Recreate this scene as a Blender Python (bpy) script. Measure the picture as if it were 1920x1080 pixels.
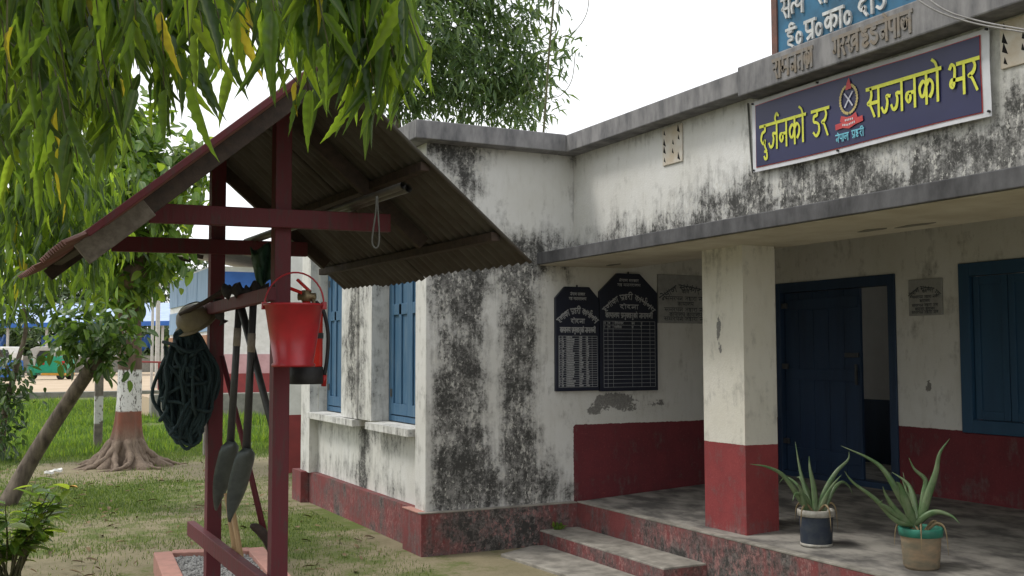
import bpy, math, random
import numpy as np
from mathutils import Vector, Matrix
R = math.radians
scn = bpy.context.scene
for o in list(bpy.data.objects): bpy.data.objects.remove(o)
col = scn.collection
random.seed(7); rng = np.random.default_rng(7)

# ------------------------------------------------------------------ camera
CAMZ, F, PITCH, YAW, ROLL = 1.6, 1990.0, .0616877, .4674371, -.0021414
cp, sp, cy, sy = math.cos(PITCH), math.sin(PITCH), math.cos(YAW), math.sin(YAW)
FW = np.array([sy*cp, cy*cp, sp]); RT0 = np.array([cy, -sy, 0.]); UP0 = np.cross(RT0, FW)
RT = math.cos(ROLL)*RT0 + math.sin(ROLL)*UP0; UP = -math.sin(ROLL)*RT0 + math.cos(ROLL)*UP0
EYE = np.array([0, 0, CAMZ])
cam = bpy.data.objects.new('camera', bpy.data.cameras.new('camera')); col.objects.link(cam)
m = Matrix(((RT[0], UP[0], -FW[0], 0), (RT[1], UP[1], -FW[1], 0), (RT[2], UP[2], -FW[2], CAMZ), (0, 0, 0, 1)))
cam.matrix_world = m
cam.data.sensor_width = 36; cam.data.lens = F/1920*36; cam.data.clip_start = .05; cam.data.clip_end = 2000
scn.camera = cam
# ------------------------------------------------------------------ sky, sun, exposure
SUN_EL, SUN_DIR = R(56), Vector((-.80, .50, 0)).normalized()
w = bpy.data.worlds.new('World'); scn.world = w; w.use_nodes = True
nt = w.node_tree; bg = nt.nodes['Background']
sk = nt.nodes.new('ShaderNodeTexSky'); sk.sky_type = 'NISHITA'; sk.sun_disc = False
sk.sun_elevation = SUN_EL; sk.sun_rotation = math.atan2(SUN_DIR.x, SUN_DIR.y); sk.dust_density = 4; sk.air_density = 1.2
mx = nt.nodes.new('ShaderNodeMix'); mx.data_type = 'RGBA'; mx.inputs[0].default_value = .88
mx.inputs[7].default_value = (9.3, 9.4, 9.6, 1)            # an even white overcast
nt.links.new(sk.outputs[0], mx.inputs[6]); nt.links.new(mx.outputs[2], bg.inputs[0]); bg.inputs[1].default_value = .105
sl = bpy.data.lights.new('sun', 'SUN'); sl.energy = 1.25; sl.angle = R(14); sl.color = (1, .96, .9)
so = bpy.data.objects.new('sun', sl); col.objects.link(so)
so.rotation_euler = (-(SUN_DIR*math.cos(SUN_EL) + Vector((0, 0, math.sin(SUN_EL))))).to_track_quat('-Z', 'Y').to_euler()
scn.view_settings.view_transform = 'Standard'; scn.view_settings.look = 'None'; scn.view_settings.exposure = 0.64
scn.view_settings.gamma = 1; scn.view_settings.use_curve_mapping = False

# ------------------------------------------------------------------ helpers
def at(px, py, Z):                     # a point Z metres ahead of the lens (measuring aid, photo pixels)
    return EYE + Z*(FW + RT*(px-960)/F - UP*(py-540)/F)
def on(px, py, ax, val):               # where a sight line meets a plane
    r = FW*F + RT*(px-960) - UP*(py-540); t = (val-EYE[ax])/r[ax]; return EYE + t*r
def tag(o, label=None, cat=None, group=None, kind=None):
    if label: o['label'] = label
    if cat: o['category'] = cat
    if group: o['group'] = group
    if kind: o['kind'] = kind
    return o
def empty(name, loc, label=None, cat=None, group=None):
    o = bpy.data.objects.new(name, None); col.objects.link(o); o.location = loc; o.empty_display_size = .1
    return tag(o, label, cat, group)
def link(name, me, mat, parent=None, smooth=False, bevel=0):
    o = bpy.data.objects.new(name, me); col.objects.link(o)
    if mat and not me.materials: me.materials.append(mat)
    if smooth: me.polygons.foreach_set('use_smooth', [True]*len(me.polygons))
    if parent:
        o.parent = parent
        o.matrix_parent_inverse = Matrix.Identity(4)
        base = Vector((0, 0, 0)); p = parent
        while p: base += p.location; p = p.parent
        o.location = -base            # meshes are written in world coordinates
    if bevel:
        b = o.modifiers.new('b', 'BEVEL'); b.width = bevel; b.segments = 2; b.limit_method = 'ANGLE'
    return o
class MB:
    def __init__(s): s.v = []; s.f = []
    def add(s, vs, fs):
        n = len(s.v); s.v += [tuple(map(float, p)) for p in vs]; s.f += [tuple(i+n for i in f) for f in fs]; return s
    def box(s, a, b):
        x0, y0, z0 = a; x1, y1, z1 = b
        if x0 > x1: x0, x1 = x1, x0
        if y0 > y1: y0, y1 = y1, y0
        if z0 > z1: z0, z1 = z1, z0
        return s.add([(x0,y0,z0),(x1,y0,z0),(x1,y1,z0),(x0,y1,z0),(x0,y0,z1),(x1,y0,z1),(x1,y1,z1),(x0,y1,z1)],
              [(0,3,2,1),(4,5,6,7),(0,1,5,4),(1,2,6,5),(2,3,7,6),(3,0,4,7)])
    def beam(s, a, b, w, h, up=(0, 0, 1)):
        a, b = Vector(a), Vector(b); d = (b-a).normalized(); r = d.cross(Vector(up)).normalized(); u = r.cross(d)
        vs = []
        for p in (a, b):
            for i, j in ((-1,-1),(1,-1),(1,1),(-1,1)): vs.append(p + r*i*w/2 + u*j*h/2)
        return s.add(vs, [(0,1,2,3),(7,6,5,4),(0,4,5,1),(1,5,6,2),(2,6,7,3),(3,7,4,0)])
    def tube(s, pts, rad, n=8, closed=False, caps=True):
        pts = [Vector(p) for p in pts]; N = len(pts)
        if not hasattr(rad, '__len__'): rad = [rad]*N
        vs, fs = [], []; ref = None
        for i, p in enumerate(pts):
            if closed: d = pts[(i+1) % N] - pts[i-1]
            else: d = pts[min(i+1, N-1)] - pts[max(i-1, 0)]
            if d.length < 1e-9: d = Vector((0, 0, 1))
            d.normalize()
            if ref is None: ref = Vector((0, 0, 1)) if abs(d.z) < .9 else Vector((1, 0, 0))
            r = d.cross(ref)
            if r.length < 1e-6: r = d.orthogonal()
            r.normalize(); u = r.cross(d); ref = u
            for k in range(n):
                a = 2*math.pi*k/n; vs.append(p + (r*math.cos(a) + u*math.sin(a))*rad[i])
        for i in range(N if closed else N-1):
            j = (i+1) % N
            for k in range(n): fs.append((i*n+k, i*n+(k+1) % n, j*n+(k+1) % n, j*n+k))
        if caps and not closed: fs += [tuple(range(n-1, -1, -1)), tuple(range((N-1)*n, N*n))]
        return s.add(vs, fs)
    def lathe(s, prof, c=(0, 0, 0), n=24, axis=None):
        c = Vector(c); vs, fs = [], []
        q = Vector((0, 0, 1)).rotation_difference(Vector(axis)) if axis is not None else None
        for r, z in prof:
            for k in range(n):
                a = 2*math.pi*k/n; p = Vector((r*math.cos(a), r*math.sin(a), z))
                vs.append(c + (q @ p if q else p))
        for i in range(len(prof)-1):
            for k in range(n): fs.append((i*n+k, i*n+(k+1) % n, (i+1)*n+(k+1) % n, (i+1)*n+k))
        return s.add(vs, fs)
    def poly(s, pts, th):               # extruded flat polygon; th is the thickness vector
        n = len(pts); th = Vector(th); P = [Vector(p) for p in pts]
        return s.add(P + [p+th for p in P], [tuple(range(n-1, -1, -1)), tuple(range(n, 2*n))] + [(i, (i+1) % n, n+(i+1) % n, n+i) for i in range(n)])
    def mesh(s, name):
        me = bpy.data.meshes.new(name); me.from_pydata(s.v, [], s.f); me.update(); return me
    def build(s, name, mat, parent=None, smooth=False, bevel=0): return link(name, s.mesh(name), mat, parent, smooth, bevel)
def box(name, a, b, mat, parent=None, bevel=0): return MB().box(a, b).build(name, mat, parent, bevel=bevel)
def np_mesh(name, V, Fq):
    me = bpy.data.meshes.new(name); n = len(V); k = Fq.shape[1]
    me.vertices.add(n); me.vertices.foreach_set('co', V.astype(np.float32).ravel())
    me.loops.add(Fq.size); me.loops.foreach_set('vertex_index', Fq.astype(np.int32).ravel())
    me.polygons.add(len(Fq)); me.polygons.foreach_set('loop_start', np.arange(0, Fq.size, k, dtype=np.int32))
    me.update(calc_edges=True); return me
def catmull(pts, k=5):
    P = [np.array(p, float) for p in pts]
    if len(P) < 3: return P
    out = []; Q = [2*P[0]-P[1]] + P + [2*P[-1]-P[-2]]
    for i in range(1, len(Q)-2):
        a, b, c, d = Q[i-1:i+3]
        for j in range(k):
            t = j/k; out.append(.5*(2*b+(c-a)*t+(2*a-5*b+4*c-d)*t*t+(3*b-a-3*c+d)*t**3))
    out.append(P[-1]); return out

# ------------------------------------------------------------------ materials
class NT:
    def __init__(s, name):
        s.m = bpy.data.materials.new(name); s.m.use_nodes = True; s.t = s.m.node_tree; s.b = s.t.nodes['Principled BSDF']
        s.out = s.t.nodes['Material Output']
    def n(s, typ, **kw):
        x = s.t.nodes.new(typ)
        for k, v in kw.items(): setattr(x, k, v)
        return x
    def l(s, a, b): s.t.links.new(a, b)
    def put(s, sock, v):
        if hasattr(v, 'is_linked') or hasattr(v, 'links'): s.l(v, sock)
        else: sock.default_value = v if not (isinstance(v, tuple) and len(v) == 3 and sock.type == 'RGBA') else (*v, 1)
    def math(s, op, a, b=0., c=None, clamp=False):
        x = s.n('ShaderNodeMath', operation=op); x.use_clamp = clamp
        s.put(x.inputs[0], a); s.put(x.inputs[1], b)
        if c is not None: s.put(x.inputs[2], c)
        return x.outputs[0]
    def mix(s, f, a, b, blend='MIX'):
        x = s.n('ShaderNodeMix', data_type='RGBA', blend_type=blend); s.put(x.inputs[0], f); s.put(x.inputs[6], a); s.put(x.inputs[7], b); return x.outputs[2]
    def noise(s, scale, detail=4, rough=.55, vec=None, stretch=None, dist=0):
        x = s.n('ShaderNodeTexNoise'); x.inputs['Scale'].default_value = scale; x.inputs['Detail'].default_value = detail
        x.inputs['Roughness'].default_value = rough; x.inputs['Distortion'].default_value = dist
        if vec is None:
            vec = s.n('ShaderNodeNewGeometry').outputs['Position']
        if stretch:
            mp = s.n('ShaderNodeVectorMath', operation='MULTIPLY'); s.l(vec, mp.inputs[0]); mp.inputs[1].default_value = stretch; vec = mp.outputs[0]
        s.l(vec, x.inputs['Vector']); return x.outputs['Fac']
    def rng(s, v, a, b, c=0., d=1.):
        x = s.n('ShaderNodeMapRange'); x.clamp = True
        s.put(x.inputs[0], v); x.inputs[1].default_value = a; x.inputs[2].default_value = b; x.inputs[3].default_value = c; x.inputs[4].default_value = d
        return x.outputs[0]
    def bump(s, h, strength, dist=.01):
        x = s.n('ShaderNodeBump'); x.inputs['Strength'].default_value = strength; x.inputs['Distance'].default_value = dist
        s.l(h, x.inputs['Height']); s.l(x.outputs[0], s.b.inputs['Normal'])
    def col(s, c): s.put(s.b.inputs['Base Color'], c)
    def rough(s, r): s.put(s.b.inputs['Roughness'], r)
def simple(name, c1, c2=None, rough=.6, scale=12, detail=5, bump=.15, metal=0, lo=.35, hi=.65, stretch=None, objc=False, spec=.4):
    t = NT(name); vec = t.n('ShaderNodeTexCoord').outputs['Object'] if objc else None
    n = t.noise(scale, detail, .6, vec, stretch)
    c2 = c2 or tuple(x*.75 for x in c1)
    t.col(t.mix(t.rng(n, lo, hi), c1, c2)); t.rough(rough); t.b.inputs['Metallic'].default_value = metal
    t.b.inputs['Specular IOR Level'].default_value = spec
    if bump: t.bump(n, bump, .01)
    return t.m
def wall_mat(name, white=(.66, .66, .64), white2=(.595, .59, .555), red=(.160, .034, .040), red2=(.125, .030, .036)):
    t = NT(name)
    a = t.n('ShaderNodeAttribute', attribute_name='mask'); sp_ = t.n('ShaderNodeSeparateColor'); t.l(a.outputs['Color'], sp_.inputs[0])
    M, G, B = sp_.outputs[0], sp_.outputs[1], sp_.outputs[2]
    n0 = t.noise(1.6, 4, .6); n1 = t.noise(5, 9, .68); n2 = t.noise(17, 8, .66, None, (1, 1, .3)); n3 = t.noise(60, 5, .7); n4 = t.noise(24, 7, .72, dist=.8); n5 = t.noise(19, 7, .7, None, (1.3, 1.3, .9))
    base = t.mix(t.rng(n0, .35, .65), white, white2)
    base = t.mix(t.rng(n2, .5, .8, 0, .35), base, (.42, .40, .35))
    cem = t.rng(t.math('ADD', B, t.math('MULTIPLY', t.math('SUBTRACT', n4, .5), .9)), .5, .54)
    base = t.mix(cem, base, t.mix(t.rng(n3, .35, .65), (.26, .255, .24), (.16, .157, .15)))
    redc = t.mix(t.rng(n1, .38, .62), red, red2); redc = t.mix(t.rng(n3, .58, .75, 0, .45), redc, (.33, .12, .11))
    rf = t.rng(t.math('ADD', G, t.math('ADD', t.math('MULTIPLY', t.math('SUBTRACT', n4, .5), .5), t.math('MULTIPLY', t.math('SUBTRACT', n1, .5), .7))), .46, .54)
    base = t.mix(rf, base, redc)
    sub = lambda n, k: t.math('MULTIPLY', t.math('SUBTRACT', n, .5), k)
    n7 = t.math('ADD', .5, t.math('MULTIPLY', t.math('SUBTRACT', t.noise(22, 5, .6, None, (1, 1, .055)), .5), t.rng(M, .08, .40, .15, 1.)))
    g = t.math('ADD', M, t.math('ADD', sub(n1, 1.7), t.math('ADD', sub(n7, .8), sub(n2, 1.0))))
    base = t.mix(t.rng(g, .20, .85, 0, .86), base, t.mix(t.rng(n4, .35, .65), (.20, .196, .185), (.10, .098, .092)))
    Mk = t.math('MINIMUM', M, .70)
    k = t.math('ADD', Mk, t.math('ADD', sub(n1, 1.5), t.math('ADD', sub(n4, 1.3), t.math('ADD', t.math('ADD', sub(n2, .9), sub(n7, .45)), sub(n3, .9)))))
    kk = t.rng(k, .50, .90)
    base = t.mix(t.math('MULTIPLY', kk, .86), base, (.034, .034, .032))
    n6 = t.noise(34, 6, .75, None, (1.2, 1.2, .7)); fl = t.math('MULTIPLY', t.rng(t.math('ADD', t.math('SUBTRACT', n6, .5), sub(n1, -.5)), .06, .11), t.rng(M, .22, .45, 0, .9))
    base = t.mix(fl, base, t.mix(rf, (.52, .51, .47), (.30, .16, .15)))
    t.col(base); t.rough(.88); t.b.inputs['Specular IOR Level'].default_value = .25
    h = t.math('ADD', t.math('MULTIPLY', n3, .5), t.math('SUBTRACT', n1, t.math('ADD', t.math('MULTIPLY', cem, .8), t.math('MULTIPLY', kk, .3))))
    t.bump(h, .45, .012)
    return t.m
M_wall = wall_mat('weathered_plaster')
M_pillar = wall_mat('pillar_plaster', (.68, .665, .61), (.62, .60, .53), (.26, .052, .054), (.215, .045, .048))
M_plinth = wall_mat('plinth_paint', (.4, .4, .38), (.33, .33, .31), (.20, .056, .056), (.14, .045, .046))
M_concrete = simple('slab_concrete', (.24, .235, .235), (.10, .10, .105), .9, 9, 9, .5, stretch=(1, 1, .35), lo=.38, hi=.68)
M_ledge = simple('ledge_black_concrete', (.105, .105, .11), (.045, .045, .048), .9, 8, 9, .5, stretch=(1, 1, .5), lo=.36, hi=.66)
M_floor = simple('veranda_concrete', (.29, .275, .245), (.095, .09, .084), .75, 4.2, 11, .3, lo=.40, hi=.62, stretch=(1.6, .8, 1))
M_step = simple('step_concrete', (.33, .31, .27), (.16, .15, .13), .85, 7, 9, .4)
M_darkroom = simple('inner_plaster', (.62, .61, .60), (.55, .54, .53), .9, 3, 4, .1)
M_ceiling = simple('ceiling_paint', (.60, .57, .49), (.50, .46, .38), .9, 4, 6, .2)
M_bluedoor = simple('navy_door_paint', (.018, .042, .088), (.012, .028, .06), .55, 9, 7, .2, stretch=(1, 1, .15), lo=.4, hi=.7)
M_shutter = simple('blue_shutter_paint', (.042, .115, .205), (.12, .19, .26), .6, 26, 9, .3, stretch=(1, 1, .12), lo=.48, hi=.80)
M_board = simple('board_navy', (.014, .018, .035), (.010, .013, .026), .42, 6, 4, .04)
M_boardw = simple('board_lettering', (.40, .41, .42), (.30, .31, .32), .7, 60, 3, 0)
M_plaque = simple('marble_plaque', (.33, .335, .33), (.26, .265, .26), .5, 18, 6, .05)
M_plaquet = simple('plaque_lettering', (.075, .085, .10), None, .6, 60, 3, 0)
M_banner = simple('banner_vinyl', (.018, .020, .075), (.014, .016, .060), .38, 2.5, 3, .12, stretch=(1, 1, 1))
M_bannerw = simple('banner_white', (.60, .61, .64), (.52, .53, .55), .5, 8, 3, .1)
M_bannery = simple('banner_yellow', (.62, .64, .06), (.54, .56, .05), .5, 30, 2, 0)
M_bannerr = simple('banner_red', (.50, .06, .05), (.42, .04, .05), .5, 30, 2, 0)
M_gold = simple('banner_gold', (.50, .42, .16), (.36, .28, .10), .5, 120, 3, 0)
M_cyan = simple('banner_cyan', (.16, .50, .62), None, .5, 30, 2, 0)
M_silver = simple('banner_silver', (.55, .55, .62), None, .5, 30, 2, 0)
M_signb = simple('sign_blue', (.030, .15, .27), (.018, .075, .13), .6, 4, 9, .2, lo=.38, hi=.66)
M_signw = simple('sign_white', (.60, .61, .60), (.35, .36, .36), .7, 22, 6, .2)
M_signbr = simple('sign_border_brown', (.17, .075, .055), (.10, .06, .05), .75, 14, 6, .2)
M_relief = simple('slab_letter_brown', (.20, .165, .125), (.19, .188, .185), .85, 14, 7, .4, lo=.40, hi=.68)
M_redwood = simple('red_painted_wood', (.112, .018, .025), (.072, .036, .035), .65, 26, 10, .35, stretch=(1, 1, .25), lo=.50, hi=.72)
M_darkwood = simple('aged_roof_timber', (.06, .040, .031), (.032, .023, .019), .8, 22, 8, .5)
M_palewood = simple('bare_wood_end', (.17, .145, .12), (.10, .082, .066), .8, 30, 8, .4)
M_handle = simple('pale_handle_wood', (.42, .28, .14), (.33, .21, .10), .55, 30, 6, .15, stretch=(1, 1, .1))
M_rust = simple('rusty_roof_sheet', (.105, .098, .092), (.068, .056, .048), .7, 5, 9, .2, metal=.1)
M_rustred = simple('red_oxide_roof_sheet', (.20, .085, .07), (.12, .06, .05), .7, 5, 9, .2)
M_blacksteel = simple('black_painted_steel', (.030, .033, .036), (.045, .048, .05), .45, 30, 5, .1, spec=.6)
M_blade = simple('grey_shovel_steel', (.12, .14, .135), (.075, .09, .088), .40, 14, 6, .15, metal=.35)
M_tape = simple('tape_band', (.32, .29, .25), (.22, .2, .17), .7, 40, 4, .05)
M_bucket = simple('red_bucket_enamel', (.44, .018, .028), (.26, .02, .026), .34, 7, 10, .1, spec=.5, lo=.40, hi=.78)
M_exting = simple('extinguisher_red', (.62, .03, .02), (.52, .024, .018), .25, 8, 4, .02, spec=.6)
M_rubber = simple('black_rubber', (.018, .018, .02), (.03, .03, .032), .6, 20, 4, .05)
M_brass = simple('tarnished_brass', (.30, .24, .14), (.18, .13, .08), .5, 40, 5, .2, metal=.5)
M_rope = simple('dark_teal_rope', (.036, .072, .080), (.016, .032, .038), .8, 190, 3, .9)
M_helmet = simple('faded_yellow_helmet', (.25, .215, .13), (.16, .135, .085), .5, 9, 6, .1)
M_pipe = simple('galvanised_pipe', (.16, .155, .15), (.10, .095, .09), .45, 12, 5, .1, metal=.5)
M_strap = simple('grey_strap', (.12, .12, .11), None, .8, 30, 3, .1)
M_tarp = simple('green_tarp', (.035, .10, .055), (.025, .065, .04), .6, 9, 5, .3)
M_cloth = simple('dark_rag', (.030, .028, .028), (.05, .047, .045), .9, 20, 5, .5)
M_pink = simple('pink_kerb', (.46, .235, .19), (.36, .19, .155), .85, 10, 8, .3)
M_gravel = simple('grey_gravel', (.38, .38, .37), (.20, .20, .195), .9, 14, 4, .2)
M_potblue = simple('navy_bucket_plastic', (.022, .032, .052), (.060, .068, .075), .55, 12, 9, .1, lo=.42, hi=.75)
M_potwhite = simple('white_plastic', (.45, .44, .40), (.27, .25, .21), .5, 18, 6, .1)
M_potclay = simple('dirty_brown_pot', (.30, .215, .135), (.17, .15, .105), .8, 9, 8, .3, stretch=(1, 1, 3))
M_potgreen = simple('green_pot_rim', (.03, .20, .14), (.025, .14, .10), .5, 12, 5, .1)
M_soil = simple('pot_soil', (.09, .065, .045), (.05, .035, .025), .95, 40, 6, .6)
M_wire = simple('grey_cable', (.26, .25, .24), None, .6, 30, 2, 0)
M_whitepaint = simple('white_paint', (.72, .72, .70), (.60, .60, .57), .8, 5, 5, .1)
M_bluepanel = simple('pale_blue_sheet', (.24, .36, .50), (.16, .26, .40), .6, 9, 7, .1, stretch=(1, 1, .15))
M_brick = simple('orange_brick', (.36, .18, .10), (.28, .14, .08), .9, 12, 5, .2)
M_pinkband = simple('pink_paint', (.52, .33, .34), (.45, .27, .28), .85, 5, 5, .1)
M_redband = simple('red_band_paint', (.25, .045, .045), (.20, .04, .04), .8, 5, 5, .1)
M_greyroof = simple('grey_roof_sheet', (.38, .37, .36), (.28, .27, .26), .6, 6, 6, .1)
M_steelpole = simple('pale_pole', (.50, .49, .46), (.42, .41, .38), .6, 9, 4, .05)
M_blueroof = simple('blue_roof_sheet', (.36, .45, .66), (.28, .37, .58), .5, 3, 4, .05)
M_bluetarp = simple('blue_tarp', (.03, .13, .44), (.02, .10, .36), .5, 3, 5, .2)
M_greenpaint = simple('rickshaw_green', (.02, .30, .17), (.016, .25, .14), .4, 4, 3, 0)
M_orangepaint = simple('rickshaw_orange', (.60, .30, .04), None, .5, 4, 3, 0)
M_canopy = simple('canvas_canopy', (.42, .41, .37), (.34, .33, .30), .8, 5, 4, .1)
M_tyre = simple('tyre_rubber', (.02, .02, .02), None, .8, 9, 2, 0)
M_glassdark = simple('dark_glass', (.03, .035, .04), None, .15, 3, 2, 0)
M_taillight = simple('tail_light_red', (.5, .02, .02), None, .3, 3, 2, 0)
M_sand = simple('sandy_earth', (.48, .38, .27), (.40, .31, .21), .95, .6, 8, .2)
M_cement = simple('cement_kerb', (.25, .24, .21), (.15, .15, .13), .9, 4, 8, .4)
M_bark = simple('grey_bark', (.19, .155, .12), (.065, .05, .04), .95, 14, 10, .8, stretch=(1, 1, .3))
M_twig = simple('green_twig', (.10, .11, .045), (.07, .065, .035), .8, 20, 4, .2)
M_yellowleaf = simple('fallen_yellow_leaf', (.55, .30, .06), None, .7, 9, 3, .1)
M_post = simple('old_concrete_post', (.24, .22, .19), (.15, .135, .12), .95, 9, 8, .4)

def leaf_mat(name, ramp, trans, tcol, rough=.38, vein=False):
    t = NT(name); t.t.nodes.remove(t.b)
    g = t.n('ShaderNodeNewGeometry'); oi = t.n('ShaderNodeObjectInfo')
    r = t.math('FRACT', t.math('ADD', g.outputs['Random Per Island'], oi.outputs['Random']))
    cr = t.n('ShaderNodeValToRGB'); e = cr.color_ramp.elements
    while len(e) < len(ramp): e.new(.5)
    for x, (p, c) in zip(e, ramp): x.position = p; x.color = (*c, 1)
    t.l(r, cr.inputs[0])
    rib = t.n('ShaderNodeAttribute', attribute_name='rib'); rv = t.rng(rib.outputs['Fac'], .74, .96, 0, .55)
    c = t.mix(t.rng(t.noise(40, 3, .6), .3, .7, 0, .35), cr.outputs[0], (.02, .045, .012)); c = t.mix(rv, c, (.22, .27, .08))
    d = t.n('ShaderNodeBsdfPrincipled'); t.put(d.inputs['Base Color'], c); d.inputs['Roughness'].default_value = rough; d.inputs['Specular IOR Level'].default_value = .45
    tr = t.n('ShaderNodeBsdfTranslucent'); t.put(tr.inputs[0], t.mix(.6, tcol, t.mix(1., cr.outputs[0], (3.2, 3.0, 1.6), 'MULTIPLY')))
    ms = t.n('ShaderNodeMixShader'); t.put(ms.inputs[0], t.rng(r, .15, .85, trans*.45, min(.75, trans*1.3)))
    t.l(d.outputs[0], ms.inputs[1]); t.l(tr.outputs[0], ms.inputs[2]); t.l(ms.outputs[0], t.out.inputs[0]); return t.m
L_mast = leaf_mat('mast_tree_leaf', [(0, (.016, .046, .014)), (.45, (.030, .078, .017)), (.74, (.095, .170, .022)), (.975, (.15, .22, .024)), (.987, (.36, .27, .03)), (1, (.40, .30, .05))], .58, (.42, .56, .06))
L_dark = leaf_mat('dark_leaf', [(0, (.020, .050, .018)), (.6, (.038, .085, .024)), (1, (.070, .125, .028))], .22, (.10, .18, .03))
L_mango = leaf_mat('glossy_tree_leaf', [(0, (.045, .088, .038)), (.6, (.075, .135, .052)), (1, (.13, .19, .075))], .32, (.20, .30, .08), .32)
L_bright = leaf_mat('bright_leaf', [(0, (.050, .11, .02)), (.6, (.095, .180, .028)), (1, (.19, .25, .035))], .38, (.26, .40, .05))
L_mid = leaf_mat('mid_green_leaf', [(0, (.032, .075, .020)), (.6, (.055, .115, .028)), (1, (.10, .17, .035))], .3, (.18, .28, .04))
L_far = leaf_mat('far_leaf', [(0, (.030, .060, .024)), (.6, (.050, .090, .032)), (1, (.085, .13, .045))], .2, (.1, .16, .04), .6)
M_grass = leaf_mat('grass_blade', [(0, (.055, .095, .022)), (.6, (.090, .150, .030)), (1, (.15, .18, .05))], .3, (.2, .32, .04), .6)
M_aloe = NT('aloe_skin')
def _aloe():
    t = M_aloe; n = t.noise(14, 5); t.col(t.mix(t.rng(n, .35, .7), (.075, .145, .055), (.17, .215, .12))); t.rough(.42)
    t.b.inputs['Subsurface Weight'].default_value = 0; t.bump(n, .1); return t.m
M_aloe = _aloe()
def ground_mat():
    t = NT('yard_ground'); n1 = t.noise(.55, 6, .6); n2 = t.noise(3.5, 8, .65); n3 = t.noise(40, 6, .7)
    dirt = t.mix(t.rng(n2, .35, .65), (.26, .225, .145), (.195, .172, .105)); dirt = t.mix(t.rng(n3, .55, .75, 0, .5), dirt, (.10, .085, .055))
    grs = t.mix(t.rng(n3, .35, .65), (.085, .125, .030), (.135, .155, .052))
    a = t.n('ShaderNodeAttribute', attribute_name='grass')
    f = t.rng(t.math('ADD', a.outputs['Fac'], t.math('ADD', t.math('MULTIPLY', t.math('SUBTRACT', n2, .5), 1.4), t.math('MULTIPLY', t.math('SUBTRACT', n3, .5), .9))), .40, .66)
    t.col(t.mix(f, dirt, grs)); t.rough(.95); t.b.inputs['Specular IOR Level'].default_value = .15; t.bump(n3, .5, .02); return t.m
M_ground = ground_mat()
def painted_trunk():
    t = NT('painted_trunk_bark'); g = t.n('ShaderNodeNewGeometry'); s = t.n('ShaderNodeSeparateXYZ'); t.l(g.outputs['Position'], s.inputs[0])
    n = t.noise(9, 9, .68, None, (1, 1, .35)); n2 = t.noise(30, 6, .7, None, (1, 1, .4)); z = t.math('ADD', s.outputs[2], t.math('MULTIPLY', t.math('SUBTRACT', n2, .5), .08))
    bark = t.mix(t.rng(n, .35, .65), (.17, .115, .08), (.085, .06, .045))
    redp = t.mix(t.rng(n, .4, .65), (.235, .085, .055), (.17, .085, .06)); wht = t.mix(t.rng(n2, .54, .60), (.66, .66, .64), (.10, .09, .08))
    root = t.mix(t.rng(n2, .35, .65), (.25, .19, .14), (.15, .11, .085))
    c = t.mix(t.rng(z, .35, .62), root, redp); c = t.mix(t.rng(z, .77, .79), c, wht); c = t.mix(t.rng(z, 1.36, 1.385), c, bark)
    t.col(c); t.rough(.95); t.bump(n, .8, .03); return t.m
M_painted = painted_trunk()
def post_mat():
    t = NT('whitebanded_post'); g = t.n('ShaderNodeNewGeometry'); s = t.n('ShaderNodeSeparateXYZ'); t.l(g.outputs['Position'], s.inputs[0]); n = t.noise(12, 8)
    c = t.mix(t.rng(n, .35, .65), (.20, .175, .145), (.12, .105, .09)); f = t.math('MULTIPLY', t.rng(s.outputs[2], .45, .47), t.rng(s.outputs[2], .92, .90))
    t.col(t.mix(t.math('MULTIPLY', f, t.rng(n, .60, .50)), c, (.55, .55, .52))); t.rough(.95); t.bump(n, .4); return t.m
M_bandpost = post_mat()

# ------------------------------------------------------------------ ground
def smooth(a, b, x): t = np.clip((x-a)/(b-a), 0, 1); return t*t*(3-2*t)
def vnoise(x, y, s, seed=0):
    r = np.random.default_rng(seed); T = r.random((64, 64)); X, Y = np.asarray(x)/s, np.asarray(y)/s
    i, j = np.floor(X).astype(int), np.floor(Y).astype(int); u, v = X-i, Y-j; u = u*u*(3-2*u); v = v*v*(3-2*v)
    g = lambda a, b: T[a % 64, b % 64]
    return (g(i, j)*(1-u)+g(i+1, j)*u)*(1-v)+(g(i, j+1)*(1-u)+g(i+1, j+1)*u)*v
def grass_amt(x, y):
    x = np.asarray(x, float); y = np.asarray(y, float)
    g = .36 + .45*smooth(15.0, 18.5, y + 1.2*(vnoise(x, y, 1.5, 3)-.5)) + .30*smooth(10.5, 12.2, y)*smooth(14.8, 13.5, y)
    g = g + .28*np.exp(-((x-2.7)/.75)**2)*smooth(5, 6.5, y)*smooth(12, 10, y)     # strip beside the wing
    g = g + .55*(vnoise(x, y, 1.1, 5)-.5) + .3*(vnoise(x, y, .35, 6)-.5)
    g = g - .35*np.exp(-(((x-1.9)/1.4)**2+((y-15.9)/1.0)**2))
    return np.clip(g, 0, 1)
xs = np.unique(np.concatenate([np.linspace(-400, -12, 14), np.arange(-12, 14, .2), np.linspace(14, 400, 14)]))
ys = np.unique(np.concatenate([np.linspace(-60, -3, 8), np.arange(-3, 46, .25), np.linspace(46, 900, 20)]))
XX, YY = np.meshgrid(xs, ys); ZZ = (vnoise(XX, YY, 1.3, 1)-.5)*.05*((XX > -12) & (XX < 3)) - .012
ZZ = ZZ*(smooth(2.9, 2.5, XX))
V = np.stack([XX.ravel(), YY.ravel(), ZZ.ravel()], 1); nx = len(xs)
ii, jj = np.meshgrid(np.arange(nx-1), np.arange(len(ys)-1)); q = (jj*nx+ii).ravel()
me = np_mesh('ground', V, np.stack([q, q+1, q+nx+1, q+nx], 1))
at_ = me.attributes.new('grass', 'FLOAT', 'POINT'); at_.data.foreach_set('value', grass_amt(V[:, 0], V[:, 1]).astype(np.float32))
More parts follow.
